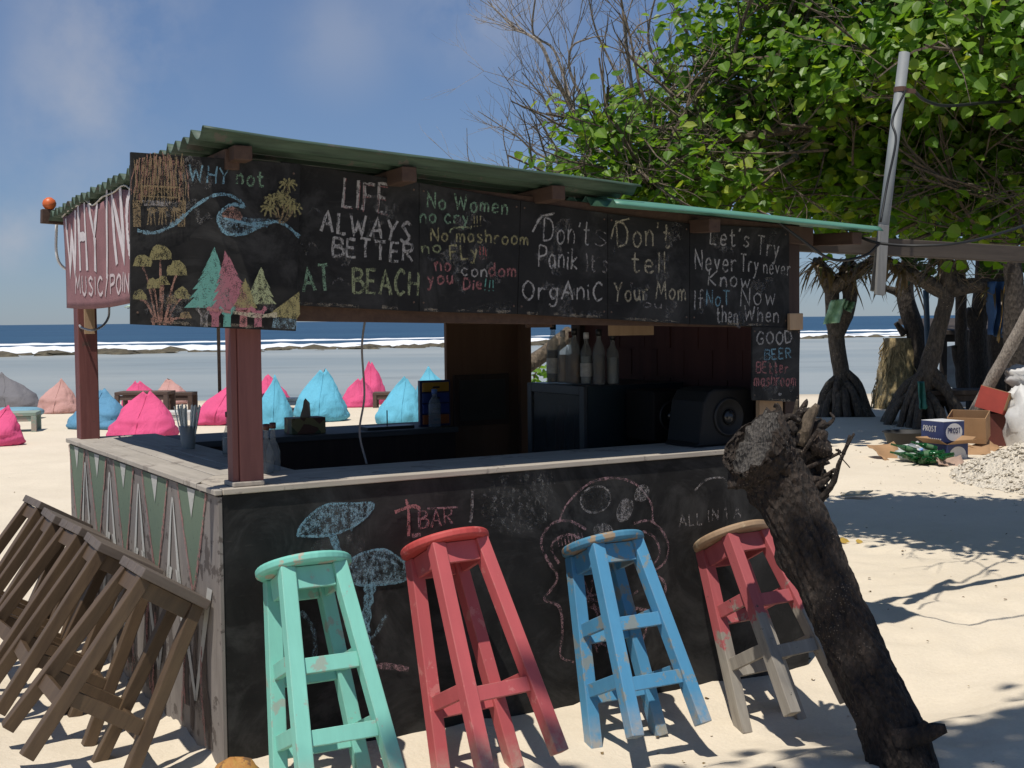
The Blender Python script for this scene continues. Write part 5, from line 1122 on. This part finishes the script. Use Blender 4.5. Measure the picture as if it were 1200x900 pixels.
screwpine('screw pine with widespread prop roots and a teal rag beside the thatched stump', [at(1083, 505, D), at(1082, 470, D), at(1084, 445, D), at(1094, 410, D), at(1103, 375, D), at(1111, 340, D), at(1113, 322, D)], .125, (.4, 22, .58), [([at(1110, 345, D), at(1085, 330, D), at(1060, 318, D), at(1036, 305, D)], .11), ([at(1112, 340, D), at(1140, 335, D), at(1165, 334, D), at(1192, 332, D)], .11), ([at(1112, 335, D), at(1108, 310, D), at(1098, 290, D)], .12)], 4)
def lone_trunk(label, pts, d, r, forks=(), mat=BK_DARK):
    P = [at(x, y, d) for x, y in pts]; b = P[0]; t = thing('tree', V((b.x, b.y, sand_z(b.x, b.y))), label, 'tree', 'bare trunks behind the screw pines'); m = MB(); Q = crom(P, 5)
    m.tube(Q, [r * (1.1 - .4 * k / (len(Q) - 1)) for k in range(len(Q))], 10, True, .2, d); m.build('trunk', mat, t, smooth=True)
    for pp, rr_ in forks: m = MB(); m.tube(crom([at(x, y, d) for x, y in pp], 5), [rr_ * (1 - .04 * k) for k in range(len(crom([V((0, 0, 0))] * len(pp), 5)))], 8, True, .2); m.build('limb', mat, t, smooth=True)
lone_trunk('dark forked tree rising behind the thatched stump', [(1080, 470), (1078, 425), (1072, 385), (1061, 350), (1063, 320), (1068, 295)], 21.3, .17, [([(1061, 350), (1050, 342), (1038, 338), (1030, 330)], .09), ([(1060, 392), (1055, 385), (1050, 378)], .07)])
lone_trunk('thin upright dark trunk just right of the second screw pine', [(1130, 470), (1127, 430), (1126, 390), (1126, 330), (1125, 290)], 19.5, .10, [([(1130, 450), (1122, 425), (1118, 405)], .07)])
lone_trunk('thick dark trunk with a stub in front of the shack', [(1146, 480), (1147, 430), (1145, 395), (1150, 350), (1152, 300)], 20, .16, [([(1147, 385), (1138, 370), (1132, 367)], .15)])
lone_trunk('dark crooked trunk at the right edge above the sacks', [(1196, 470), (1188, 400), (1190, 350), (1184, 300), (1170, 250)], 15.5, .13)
# pale pole leaning across, blue post
def pole(name, pts, d, r, mat, label, cat='pole'): m = MB(); P = [at(x, y, dd) for (x, y), dd in zip(pts, d)]; m.tube(crom(P, 5), r, 9, True, .12); solo(m, name, mat, P[0], label, cat, smooth=True)
pole('wooden_pole', [(1136, 495), (1160, 450), (1185, 405), (1215, 350)], [15.6, 15.4, 15.2, 15], .075, BK_PALE, 'pale bare pole leaning against the trees behind the cartons')
pole('wooden_pole', [(1089, 470), (1087, 400), (1085, 340)], [20, 20, 20], .045, plain('blue_post_paint', (.03, .07, .12), .6), 'thin dark blue upright post behind the thatched stump')
pole('branch', [(596, 446), (625, 424), (650, 405), (668, 390)], [9.6, 9.8, 10, 10.1], .06, BK_TAN, 'brown bare branch slanting behind the bar in the gap beside the fridge', 'branch')
bs = thing('small_shrub', gnd(624, 470), 'small green seedling behind the bar beside the slanting branch', 'shrub'); m = MB(); rnd = random.Random(6); bb = at(628, 470, 10.2); bb.z = 0; m.tube([bb, at(626, 440, 10.2), at(634, 428, 10.2)], [.012, .008, .004], 5); m.build('stem', BK_TAN, bs)
m = MB()
for k in range(46): q = at(rnd.uniform(606, 648), rnd.uniform(428, 452), 10.2 + rnd.uniform(-.15, .15)); leaf(m, q, V((rnd.gauss(0, .4), -.4, 1)).normalized(), V((rnd.gauss(0, 1), rnd.gauss(0, 1), -.1)).normalized(), .085, rnd, .7)
m.build('leaves', LF1, bs)
# thatched stump, rags, bag
b = gnd(1052, 479); D = 21.5; st = thing('thatched_stump', at(1052, 478, D - .6), 'thick stump wrapped in golden dry palm fibre', 'stump'); m = MB(); vs = []; n = 30
for j in range(15):
    t = j / 14; c = at(1051 + 6 * t, 480 - 84 * t, D); r = (.40 - .12 * t)
    for i in range(n): a = 2 * math.pi * i / n; q = V((math.cos(a), math.sin(a), 0)); vs.append(c + q * r * (1 + .10 * fbm(q * 2 + V((0, 0, t * 3)), 3) + .05 * mn.noise(V((a * 6, t * 14, 0)))))
m.add(vs, [(j*n+i, j*n+(i+1) % n, (j+1)*n+(i+1) % n, (j+1)*n+i) for j in range(14) for i in range(n)] + [tuple(14*n+i for i in range(n))]); m.build('stump', bark('golden_fibre', (.22, .16, .075), (.50, .39, .19), (.60, .48, .25), 5, 1.), st, smooth=True)
m = MB()
for k in range(90): a = rnd.uniform(0, 6.28); t = rnd.uniform(.1, 1); c = at(1051 + 6 * t, 480 - 84 * t, D); q = V((math.cos(a), math.sin(a), 0)); m.tube([c + q * (.42 - .12 * t), c + q * (.45 - .12 * t) + V((rnd.gauss(0, .03), 0, -.12)), c + q * (.46 - .12 * t) + V((rnd.gauss(0, .05), 0, -.28))], [.012, .009, .004], 4, False)
m.build('fibres', bpy.data.materials['golden_fibre'], st)
def rag(name, px, d, mat, label, cat='cloth', seed=1, fold=.05):
    q = [at(x, y, d) for x, y in px]; m = MB(); vs = []; nu, nv = 10, 14                     # top left, top right, bottom right, bottom left
    for j in range(nv + 1):
        for i in range(nu + 1):
            u, v = i / nu, j / nv; p = (q[0] * (1-u) + q[1] * u) * (1-v) + (q[3] * (1-u) + q[2] * u) * v
            vs.append(p + V((.3 * fold * fbm((u * 3, v * 2, seed + 4), 2), fold * (math.sin(u * 9 + seed + v) + fbm((u * 3, v * 3, seed), 2)), 0)))
    m.add(vs, [(j*(nu+1)+i, j*(nu+1)+i+1, (j+1)*(nu+1)+i+1, (j+1)*(nu+1)+i) for j in range(nv) for i in range(nu)])
    o = solo(m, name, mat, q[3], label, cat, smooth=True); s = o.modifiers.new('thickness', 'SOLIDIFY'); s.thickness = .006
rag('plastic_bag', [(974, 352), (990, 350), (984, 378), (964, 380)], 18.0, plain('green_plastic', (.30, .52, .32), .4, .2, 6), 'pale green plastic bag caught on the screw pine trunk', 'plastic bag', 3, .05)
rag('plastic_bag', [(990, 352), (1001, 354), (998, 367), (988, 362)], 18.0, plain('darker_green_plastic', (.10, .20, .11), .4), 'small darker green scrap of plastic beside the pale green bag', 'plastic bag', 9)
rag('hanging_cloth', [(1160, 330), (1176, 330), (1174, 396), (1158, 392)], 16.8, plain('blue_cloth', (.03, .09, .22), .8), 'blue cloth hanging from the branch near the right edge', 'cloth', 2, .08)
rag('hanging_cloth', [(1176, 330), (1187, 330), (1178, 385), (1168, 402)], 16.75, plain('ochre_cloth', (.30, .19, .06), .8), 'ochre yellow cloth hanging beside the blue one', 'cloth', 4, .06)
rag('hanging_cloth', [(1075, 447), (1084, 447), (1088, 478), (1078, 480)], 16.1, plain('teal_cloth', (.015, .13, .11), .7), 'dark teal rag tied to the prop roots', 'cloth', 5, .05)
# dark shack under the trees
D = 22; sh = thing('beach_shack', at(1150, 470, D), 'dark shack of posts and boards with a pale sheet under the trees', 'shack')
M_SH = wood('shack_wood', (.035, .026, .02), (.06, .046, .036), .6, .9)
for x in (1105, 1180, 1240): m = MB(); a = at(x, 475, D); a.z = sand_z(a.x, a.y) - .1; m.bar(a, V((a.x, a.y, at(x, 384, D).z)), .10, .10, (0, 1, 0)); m.build('post', M_SH, sh)
m = MB(); a, b = at(1098, 387, D - .1), at(1260, 385, D - .1); m.hexa([a + V((0, -.2, -.08)), b + V((0, -.2, -.08)), b + V((0, 2.2, .10)), a + V((0, 2.2, .10)), a + V((0, -.2, 0)), b + V((0, -.2, 0)), b + V((0, 2.2, .2)), a + V((0, 2.2, .2))]); m.build('roof', M_SH, sh, bevel=.01)
m = MB(); a, b = at(1104, 396, D), at(1250, 394, D); m.bar(a, b, .07, .14); m.build('beam', M_SH, sh)
m = MB(); a, b = at(1134, 400, D + .05), at(1250, 480, D + .05); m.box(((a.x + b.x) / 2, a.y, (a.z + b.z) / 2), (b.x - a.x, .04, a.z - b.z)); m.build('wall', M_SH, sh)
m = MB(); q = [at(x, y, D + .06) for x, y in ((1100, 408), (1131, 402), (1127, 462), (1104, 446))]; m.prism(q[::-1], V((0, .03, 0))); m.build('sheet', plain('pale_sheet', (.36, .37, .37), .8), sh)
low_table(1122, 498, 1.0, .55, .5, M_SH, 'dark wooden table in the shade behind the open carton', 0, None, .08, .06)

# ---------------------------------------------------------------- rubbish heap
CARD = plain('brown_cardboard', (.34, .20, .10), .9, .15, 6); CARD_IN = plain('cardboard_inside', (.25, .145, .075), .9, .15, 6); NAVY = plain('navy_print', (.016, .03, .11), .6, .15, 8); WPRINT = plain('white_print', (.55, .55, .55), .7, .1, 8); REDC = plain('red_carton_print', (.30, .04, .025), .6, .15, 8); DGRN = plain('dark_green_print', (.02, .12, .04), .6)
def frame(o, yaw, pitch=0, roll=0): return Matrix.Translation(o) @ Matrix.Rotation(yaw, 4, 'Z') @ Matrix.Rotation(pitch, 4, 'X') @ Matrix.Rotation(roll, 4, 'Y')
def carton(o, size, yaw, mats, label, open_=0., pitch=0, roll=0, deco=None, flaps=True):
    w, d, h = size; Mx = frame(o, yaw, pitch, roll); t = thing('carton', o, label, 'carton', 'cartons on the rubbish heap'); T = .008; side_m, in_m = mats
    P = lambda x, y, z: Mx @ V((x, y, z))
    def bx(m, x0, x1, y0, y1, z0, z1): m.hexa([P(x0, y0, z0), P(x1, y0, z0), P(x1, y1, z0), P(x0, y1, z0), P(x0, y0, z1), P(x1, y0, z1), P(x1, y1, z1), P(x0, y1, z1)])
    m = MB(); bx(m, -w/2, w/2, -d/2, -d/2 + T, 0, h); bx(m, -w/2, w/2, d/2 - T, d/2, 0, h); bx(m, -w/2, -w/2 + T, -d/2 + T, d/2 - T, 0, h); bx(m, w/2 - T, w/2, -d/2 + T, d/2 - T, 0, h); bx(m, -w/2 + T, w/2 - T, -d/2 + T, d/2 - T, 0, T)
    m.build('body', side_m, t)
    if open_ < 0: pass
    elif open_:
        for (a, b, ax, fl) in (((-w/2, -d/2), (w/2, -d/2), (0, -1), d * .45), ((-w/2, d/2), (w/2, d/2), (0, 1), d * .45), ((-w/2, -d/2), (-w/2, d/2), (-1, 0), w * .4), ((w/2, -d/2), (w/2, d/2), (1, 0), w * .4)):
            ang = open_ * random.Random(a[0] + ax[0]).uniform(.7, 1.3); dx, dz = math.cos(ang) * fl, math.sin(ang) * fl
            m = MB(); q = [P(a[0], a[1], h), P(b[0], b[1], h), P(b[0] + ax[0] * dx * .95, b[1] + ax[1] * dx * .95, h + dz), P(a[0] + ax[0] * dx * .95, a[1] + ax[1] * dx * .95, h + dz)]; m.prism(q, (Mx.to_3x3() @ V((ax[0] * .001, ax[1] * .001, 1))).normalized() * .004); m.build('flap', in_m, t)
    else: m = MB(); bx(m, -w/2, w/2, -d/2, -.003, h + .0005, h + .006); bx(m, -w/2, w/2, .003, d/2, h + .0005, h + .006); m.build('lid', in_m if in_m is not CARD_IN else side_m, t)
    if deco: deco(t, P, w, d, h)
    return t
def prost(t, P, w, d, h):
    rn = random.Random(1)
    # front: navy with the name in white; right side and lid: white oval panel with navy name
    def fr(a, b): return P(a, -d/2 - .003, b)
    m = MB(); write(m, 'PROST', (-w * .40, h * .50), (w * .18, h * .50), h * .26, fr, P(0, -1, 0) - P(0, 0, 0), .011, rn, .02); m.build('lettering', WPRINT, t)
    m = MB(); [m.ribbon([fr(-w * .38 + k * .03, h * .14), fr(-w * .38 + k * .03 + .02, h * .14)], .014, P(0, -1, 0) - P(0, 0, 0)) for k in range(9)]; m.build('small_print', WPRINT, t)
    def rt_(a, b): return P(w/2 + .003, a, b)
    m = MB(); m.add([rt_(math.cos(q) * d * .40, h * .48 + math.sin(q) * h * .44) for q in [k * math.pi / 12 for k in range(24)]] , [tuple(range(24))]); m.build('oval_panel', WPRINT, t)
    m = MB(); write(m, 'PROST', (-d * .30, h * .44), (d * .30, h * .44), h * .24, lambda a, b: P(w/2 + .006, a, b), P(1, 0, 0) - P(0, 0, 0), .010, rn, .02); m.build('lettering', NAVY, t)
o = at(1097, 545, 13.9); g0 = sand_z(o.x, o.y)
carton(V((4.72, 14.0, g0 + .19)), (.33, .30, .22), R(-64), (NAVY, WPRINT), 'navy and white beer carton reading PROST on top of the bottle pile', 0, 0, 0, prost)
def prost2(t, P, w, d, h):
    m = MB(); m.add([P(w/2 + .003, math.cos(q) * d * .40, h * .46 + math.sin(q) * h * .42) for q in [k * math.pi / 12 for k in range(24)]], [tuple(range(24))]); m.build('oval_panel', WPRINT, t)
    m = MB(); m.hexa([P(w/2 + .004, d * .28, .02), P(w/2 + .006, d * .28, .02), P(w/2 + .006, d * .45, .02), P(w/2 + .004, d * .45, .02), P(w/2 + .004, d * .28, .09), P(w/2 + .006, d * .28, .09), P(w/2 + .006, d * .45, .09), P(w/2 + .004, d * .45, .09)]); m.build('price_patch', WPRINT, t)
carton(V((4.67, 13.75, g0 - .02)), (.33, .31, .21), R(-62), (NAVY, CARD), 'navy beer carton with torn open brown flaps under the PROST one', .35, 0, 0, prost2)
carton(V((5.28, 14.75, sand_z(5.6, 14.7) + .10)), (.42, .36, .30), R(-28), (CARD, CARD_IN), 'large open brown cardboard carton with a green print band', -1, R(11), 0, lambda t, P, w, d, h: (lambda m: (m.hexa([P(-w*.5+.004, -d/2 - .004, h*.18), P(-w*.18, -d/2 - .004, h*.18), P(-w*.18, -d/2 - .001, h*.18), P(-w*.5+.004, -d/2 - .001, h*.18), P(-w*.5+.004, -d/2 - .004, h*.48), P(-w*.18, -d/2 - .004, h*.48), P(-w*.18, -d/2 - .001, h*.48), P(-w*.5+.004, -d/2 - .001, h*.48)]), m.build('print_band', DGRN, t)))(MB()))
def redtop(t, P, w, d, h):
    m = MB(); m.hexa([P(w/2 + .001, -d/2, .05), P(w/2 + .004, -d/2, .05), P(w/2 + .004, d/2, .05), P(w/2 + .001, d/2, .05), P(w/2 + .001, -d/2, h), P(w/2 + .004, -d/2, h), P(w/2 + .004, d/2, h), P(w/2 + .001, d/2, h)]); m.build('side_print', CARD, t)
    m = MB(); write(m, 'BIR', (-d * .05, h * .45), (d * .3, h * .45), h * .2, lambda a, b: P(w/2 + .007, a, b), P(1, 0, 0) - P(0, 0, 0), .016, random.Random(3), .03); m.build('lettering', REDC, t)
carton(V((5.68, 15.1, sand_z(6, 15) + .40)), (.34, .30, .26), R(-40), (REDC, CARD), 'red and brown beer carton tilted on top of the heap beside the sacks', 0, R(-10), R(14), redtop)
carton(V((5.78, 15.15, sand_z(6, 15) + .0)), (.44, .40, .38), R(-20), (plain('dark_red_carton', (.10, .022, .015), .7), CARD_IN), 'dark red carton in shadow under the tilted red one', 0)
def flat_piece(px, d, yaw, w, l, mat, label, tilt=.2):
    o = at(*px, d); o.z = sand_z(o.x, o.y) + .03; Mx = frame(o, yaw, tilt, 0); m = MB(); vs = []
    for j in range(7):
        for i in range(7): u, v = i / 6 - .5, j / 6 - .5; vs.append(Mx @ V((u * w, v * l, .05 * fbm((u * 3, v * 3, yaw), 2) + .05 * u * u * 4)))
    m.add(vs, [(j*7+i, j*7+i+1, (j+1)*7+i+1, (j+1)*7+i) for j in range(6) for i in range(6)]); o_ = solo(m, 'cardboard_scrap', mat, o, label, 'cardboard', 'cardboard scraps on the heap', smooth=True); s = o_.modifiers.new('thickness', 'SOLIDIFY'); s.thickness = .008
flat_piece((1040, 546), 13.9, .4, .36, .34, CARD, 'flattened brown cardboard scrap at the left end of the rubbish', .5); flat_piece((1062, 538), 14.1, .2, .4, .28, WPRINT, 'crumpled white paper sheet behind the bottles', .6); flat_piece((1132, 552), 14.2, -.3, .5, .3, CARD, 'torn brown cardboard scrap right of the navy cartons', .3); flat_piece((1148, 545), 14.5, .7, .6, .25, CARD, 'long cardboard scrap at the foot of the big open carton', .2)
flat_piece((1112, 563), 13.1, .1, .30, .16, plain('pinkish_paper', (.36, .25, .19), .9), 'pinkish paper scrap in front of the lower navy carton', .5)
G_GRN = glass('green_glass', (.008, .085, .02), .06, .62)
mg = None; rnd = random.Random(14)
def lying(mesh_from, o, yaw, tilt, label, group):
    r = mesh_from.copy(); COL.objects.link(r); r.matrix_basis = frame(o, yaw, R(90) + tilt, 0); r['label'] = label
    for ch in [c for c in bpy.data.objects if c.parent == mesh_from]: c = ch.copy(); COL.objects.link(c); c.parent = r
    return r
gb = bottle('beer_bottle', V((0, 0, 0)), .27, .032, G_GRN, 'green beer bottle lying in the heap below the cartons', 'green bottles in the rubbish heap', None, None, neck=.45, tag_mat=plain('green_paper_label', (.06, .14, .06), .7, .5, 30))
pos = [(1076 + rnd.uniform(-6, 22), 556 + rnd.uniform(-8, 10)) for k in range(24)]
for k, (x, y) in enumerate(pos):
    d = 13.25 + (562 - y) * .02; q = at(x, y, d); q.z = sand_z(q.x, q.y) + .03 + max(0, rnd.gauss(.02, .04))
    yaw, tl = rnd.uniform(-1.9, 1.9), rnd.uniform(-.35, .15)
    if k == 0: gb.matrix_basis = frame(q, yaw, R(90) + tl, 0)
    else: lying(gb, q, yaw, tl, 'green beer bottle lying in the heap below the cartons', '')
pb = bottle('plastic_bottle', V((0, 0, 0)), .24, .036, G_PET, 'crumpled clear plastic bottle with blue label on the rubbish', 'plastic bottles in the rubbish heap', None, C_WHT, tag_mat=plain('light_blue_label', (.16, .28, .6), .5)); q = at(1058, 549, 13.7); q.z = sand_z(q.x, q.y) + .08; pb.matrix_basis = frame(q, .5, R(60), 0)
for k, (x, y, lb) in enumerate(((1070, 553, 'clear plastic bottle lying left of the navy cartons, nearest the green bottles'), (1074, 547, 'clear plastic bottle with blue label close behind the green bottles'))): q = at(x, y, 13.5); q.z = sand_z(q.x, q.y) + .10; lying(pb, q, 1.2 + k, -.1, lb, '')
m = MB(); q = at(1072, 556, 13.55); q.z = sand_z(q.x, q.y) + .07; vs = []
for j in range(9):
    for i in range(18): a = 2 * math.pi * i / 18; ph = math.pi * j / 8; e = V((math.sin(ph) * math.cos(a), math.sin(ph) * math.sin(a), math.cos(ph))); k = 1 + .35 * fbm(e * 2.4, 3); vs.append(q + V((e.x * .20 * k, e.y * .14 * k, e.z * .08 * k)))
m.add(vs, [(j*18+i, (j+1)*18+i, (j+1)*18+(i+1) % 18, j*18+(i+1) % 18) for j in range(8) for i in range(18)]); solo(m, 'plastic_bag', plain('clear_film', (.42, .45, .43), .3, .3, 8), q, 'crumpled clear plastic bag on the green bottles', 'plastic bag')
# basin
q = at(1062, 531, 15.2); q.z = sand_z(q.x, q.y); m = MB(); m.lathe([(.20, 0), (.22, .02), (.26, .15), (.28, .155), (.28, .165), (.25, .16), (.21, .03), (.02, .025)], q, 36); solo(m, 'basin', plain('black_rubber', (.010, .010, .010), .6), q, 'shallow black rubber basin on the sand behind the rubbish', 'basin', smooth=True)
# sacks
def sack(px, d, sx, sz, label, seed):
    q = at(*px, d); m = MB(); vs = []; n = 26
    for j in range(15):
        for i in range(n):
            a = 2 * math.pi * i / n; ph = math.pi * j / 14; e = V((math.copysign(abs(math.sin(ph)) ** .7, 1) * math.cos(a), math.sin(ph) ** .7 * math.sin(a), math.copysign(abs(math.cos(ph)) ** .8, math.cos(ph)))); k = 1 + .30 * fbm(e * 2.2 + V((seed, 0, 0)), 4) + .09 * fbm(e * 6 + V((seed, 0, 0)), 3); vs.append(q + V((e.x * sx * k, e.y * sx * .8 * k, e.z * sz * k)))
    m.add(vs, [(j*n+i, (j+1)*n+i, (j+1)*n+(i+1) % n, j*n+(i+1) % n) for j in range(14) for i in range(n)]); solo(m, 'sack', plain('white_woven_plastic', (.55, .54, .52), .6, .15, 10, .3) if seed == 1 else bpy.data.materials['white_woven_plastic'], q - V((0, 0, sz * .95)), label, 'sack', 'white sacks on the heap', smooth=True)
sack((1212, 505), 14.9, .32, .50, 'big white sack standing at the right edge on the heap', 1); sack((1198, 470), 15.0, .20, .15, 'white plastic bag of rubbish draped over the tilted carton', 2); sack((1200, 442), 15.3, .22, .13, 'upper pale sack topmost on the rubbish heap', 3)
# gravel heap
gx, gy = 4.35, 10.6
m = MB(); vs = []; N = 70; c0 = Vector((4.92, 11.3, 0))
def heap(x, y): 
    dx, dy = x - (c0.x + .25), y - (c0.y + .5); r = math.hypot(dx / 1.05, dy / 1.45); return max(0, 1 - r) ** .85 * .50 * (1 + .3 * fbm((x * 1.3, y * 1.3, 2), 3))
for j in range(N + 1):
    for i in range(N + 1):
        x = c0.x - 1.3 + 2.9 * i / N; y = c0.y - 1.4 + 3.6 * j / N; h = heap(x, y); vs.append((x, y, sand_z(x, y) - .02 + h + (.02 * fbm((x * 9, y * 9, 1), 3) if h > .02 else -.02)))
m.add(vs, [(j*(N+1)+i, j*(N+1)+i+1, (j+1)*(N+1)+i+1, (j+1)*(N+1)+i) for j in range(N) for i in range(N)]); GR = NT('coral_gravel'); vo = GR.new('TexVoronoi', i_Scale=34.); GR.link(GR.coords(), vo.inputs['Vector']); nn = GR.noise(GR.coords(), 18, 5, .7); GR.bump(vo.outputs[0], .9, .03); GR.done(GR.mix(GR.rng(nn, .3, .7), (.52, .465, .375), (.66, .60, .50)), .95)
rg = random.Random(5)
def chip(mb, p, s, rg):
    vs = [p + V((rg.uniform(.5, 1) * sx * s, rg.uniform(.5, 1) * sy * s, rg.uniform(.4, .8) * sz * s)) for sx, sy, sz in ((1,0,0),(-1,0,0),(0,1,0),(0,-1,0),(0,0,1),(0,0,-1))]
    mb.add(vs, [(0,2,4),(2,1,4),(1,3,4),(3,0,4),(2,0,5),(1,2,5),(3,1,5),(0,3,5)])
for k in range(3000):
    x = c0.x + rg.gauss(.15, .75); y = c0.y + rg.gauss(.3, .85); h = heap(x, y)
    if h <= .01 and rg.random() < .75: continue
    chip(m, V((x, y, sand_z(x, y) + h - .006)), rg.choice((.008, .012, .016, .02, .034)) * rg.uniform(.7, 1.2), rg)
tag(m.build('gravel_heap', GR.m), 'pale coral gravel heap at the right edge before the rubbish', 'gravel', kind='stuff')
# leaves and bits on the sand
rg = random.Random(31); m = MB()
for k in range(260):
    y = 4 + 14 * rg.random() ** 1.0; x = rg.uniform(.05, .46) * y if rg.random() < .75 else rg.uniform(-.5, .4) * y
    q = V((x, y, sand_z(x, y) + .006)); leaf(m, q, V((rg.gauss(0, .25), rg.gauss(0, .25), 1)).normalized(), V((rg.gauss(0, 1), rg.gauss(0, 1), 0)).normalized(), rg.uniform(.008, .026), rg, .7)
m.v = m.v; tag(m.build('litter', leafmat('dead_leaf', (.11, .07, .035), (.22, .15, .07), (.30, .22, .07), .05)), kind='stuff')
for k, (x, y, lb) in enumerate(((985, 634, 'larger yellow dead leaf on the sand right of the trunk'), (1004, 636, 'small yellow dead leaf on the sand right of the trunk'))):
    q = gnd(x, y); q.z = sand_z(q.x, q.y) + .012; m = MB(); leaf(m, q, V((.2, -.3, 1)).normalized(), V((1, .2, 0)).normalized(), .10 - .03 * k, rg, .9); o = solo(m, 'fallen_leaf', plain('yellow_leaf', (.50, .33, .06), .7), q, lb, 'leaf', 'yellow leaves on the sand'); s = o.modifiers.new('thickness', 'SOLIDIFY'); s.thickness = .003
q = gnd(1002, 582); q.z = sand_z(q.x, q.y) + .02; m = MB(); m.prism([q + V((-.13, -.02, 0)), q + V((.05, -.07, .01)), q + V((.17, .05, .03)), q + V((-.02, .08, .02))], V((0, 0, .012))); solo(m, 'cardboard_scrap', plain('pale_card', (.5, .43, .3), .9), q, 'pale card scrap lying alone in the tree shade', 'cardboard')
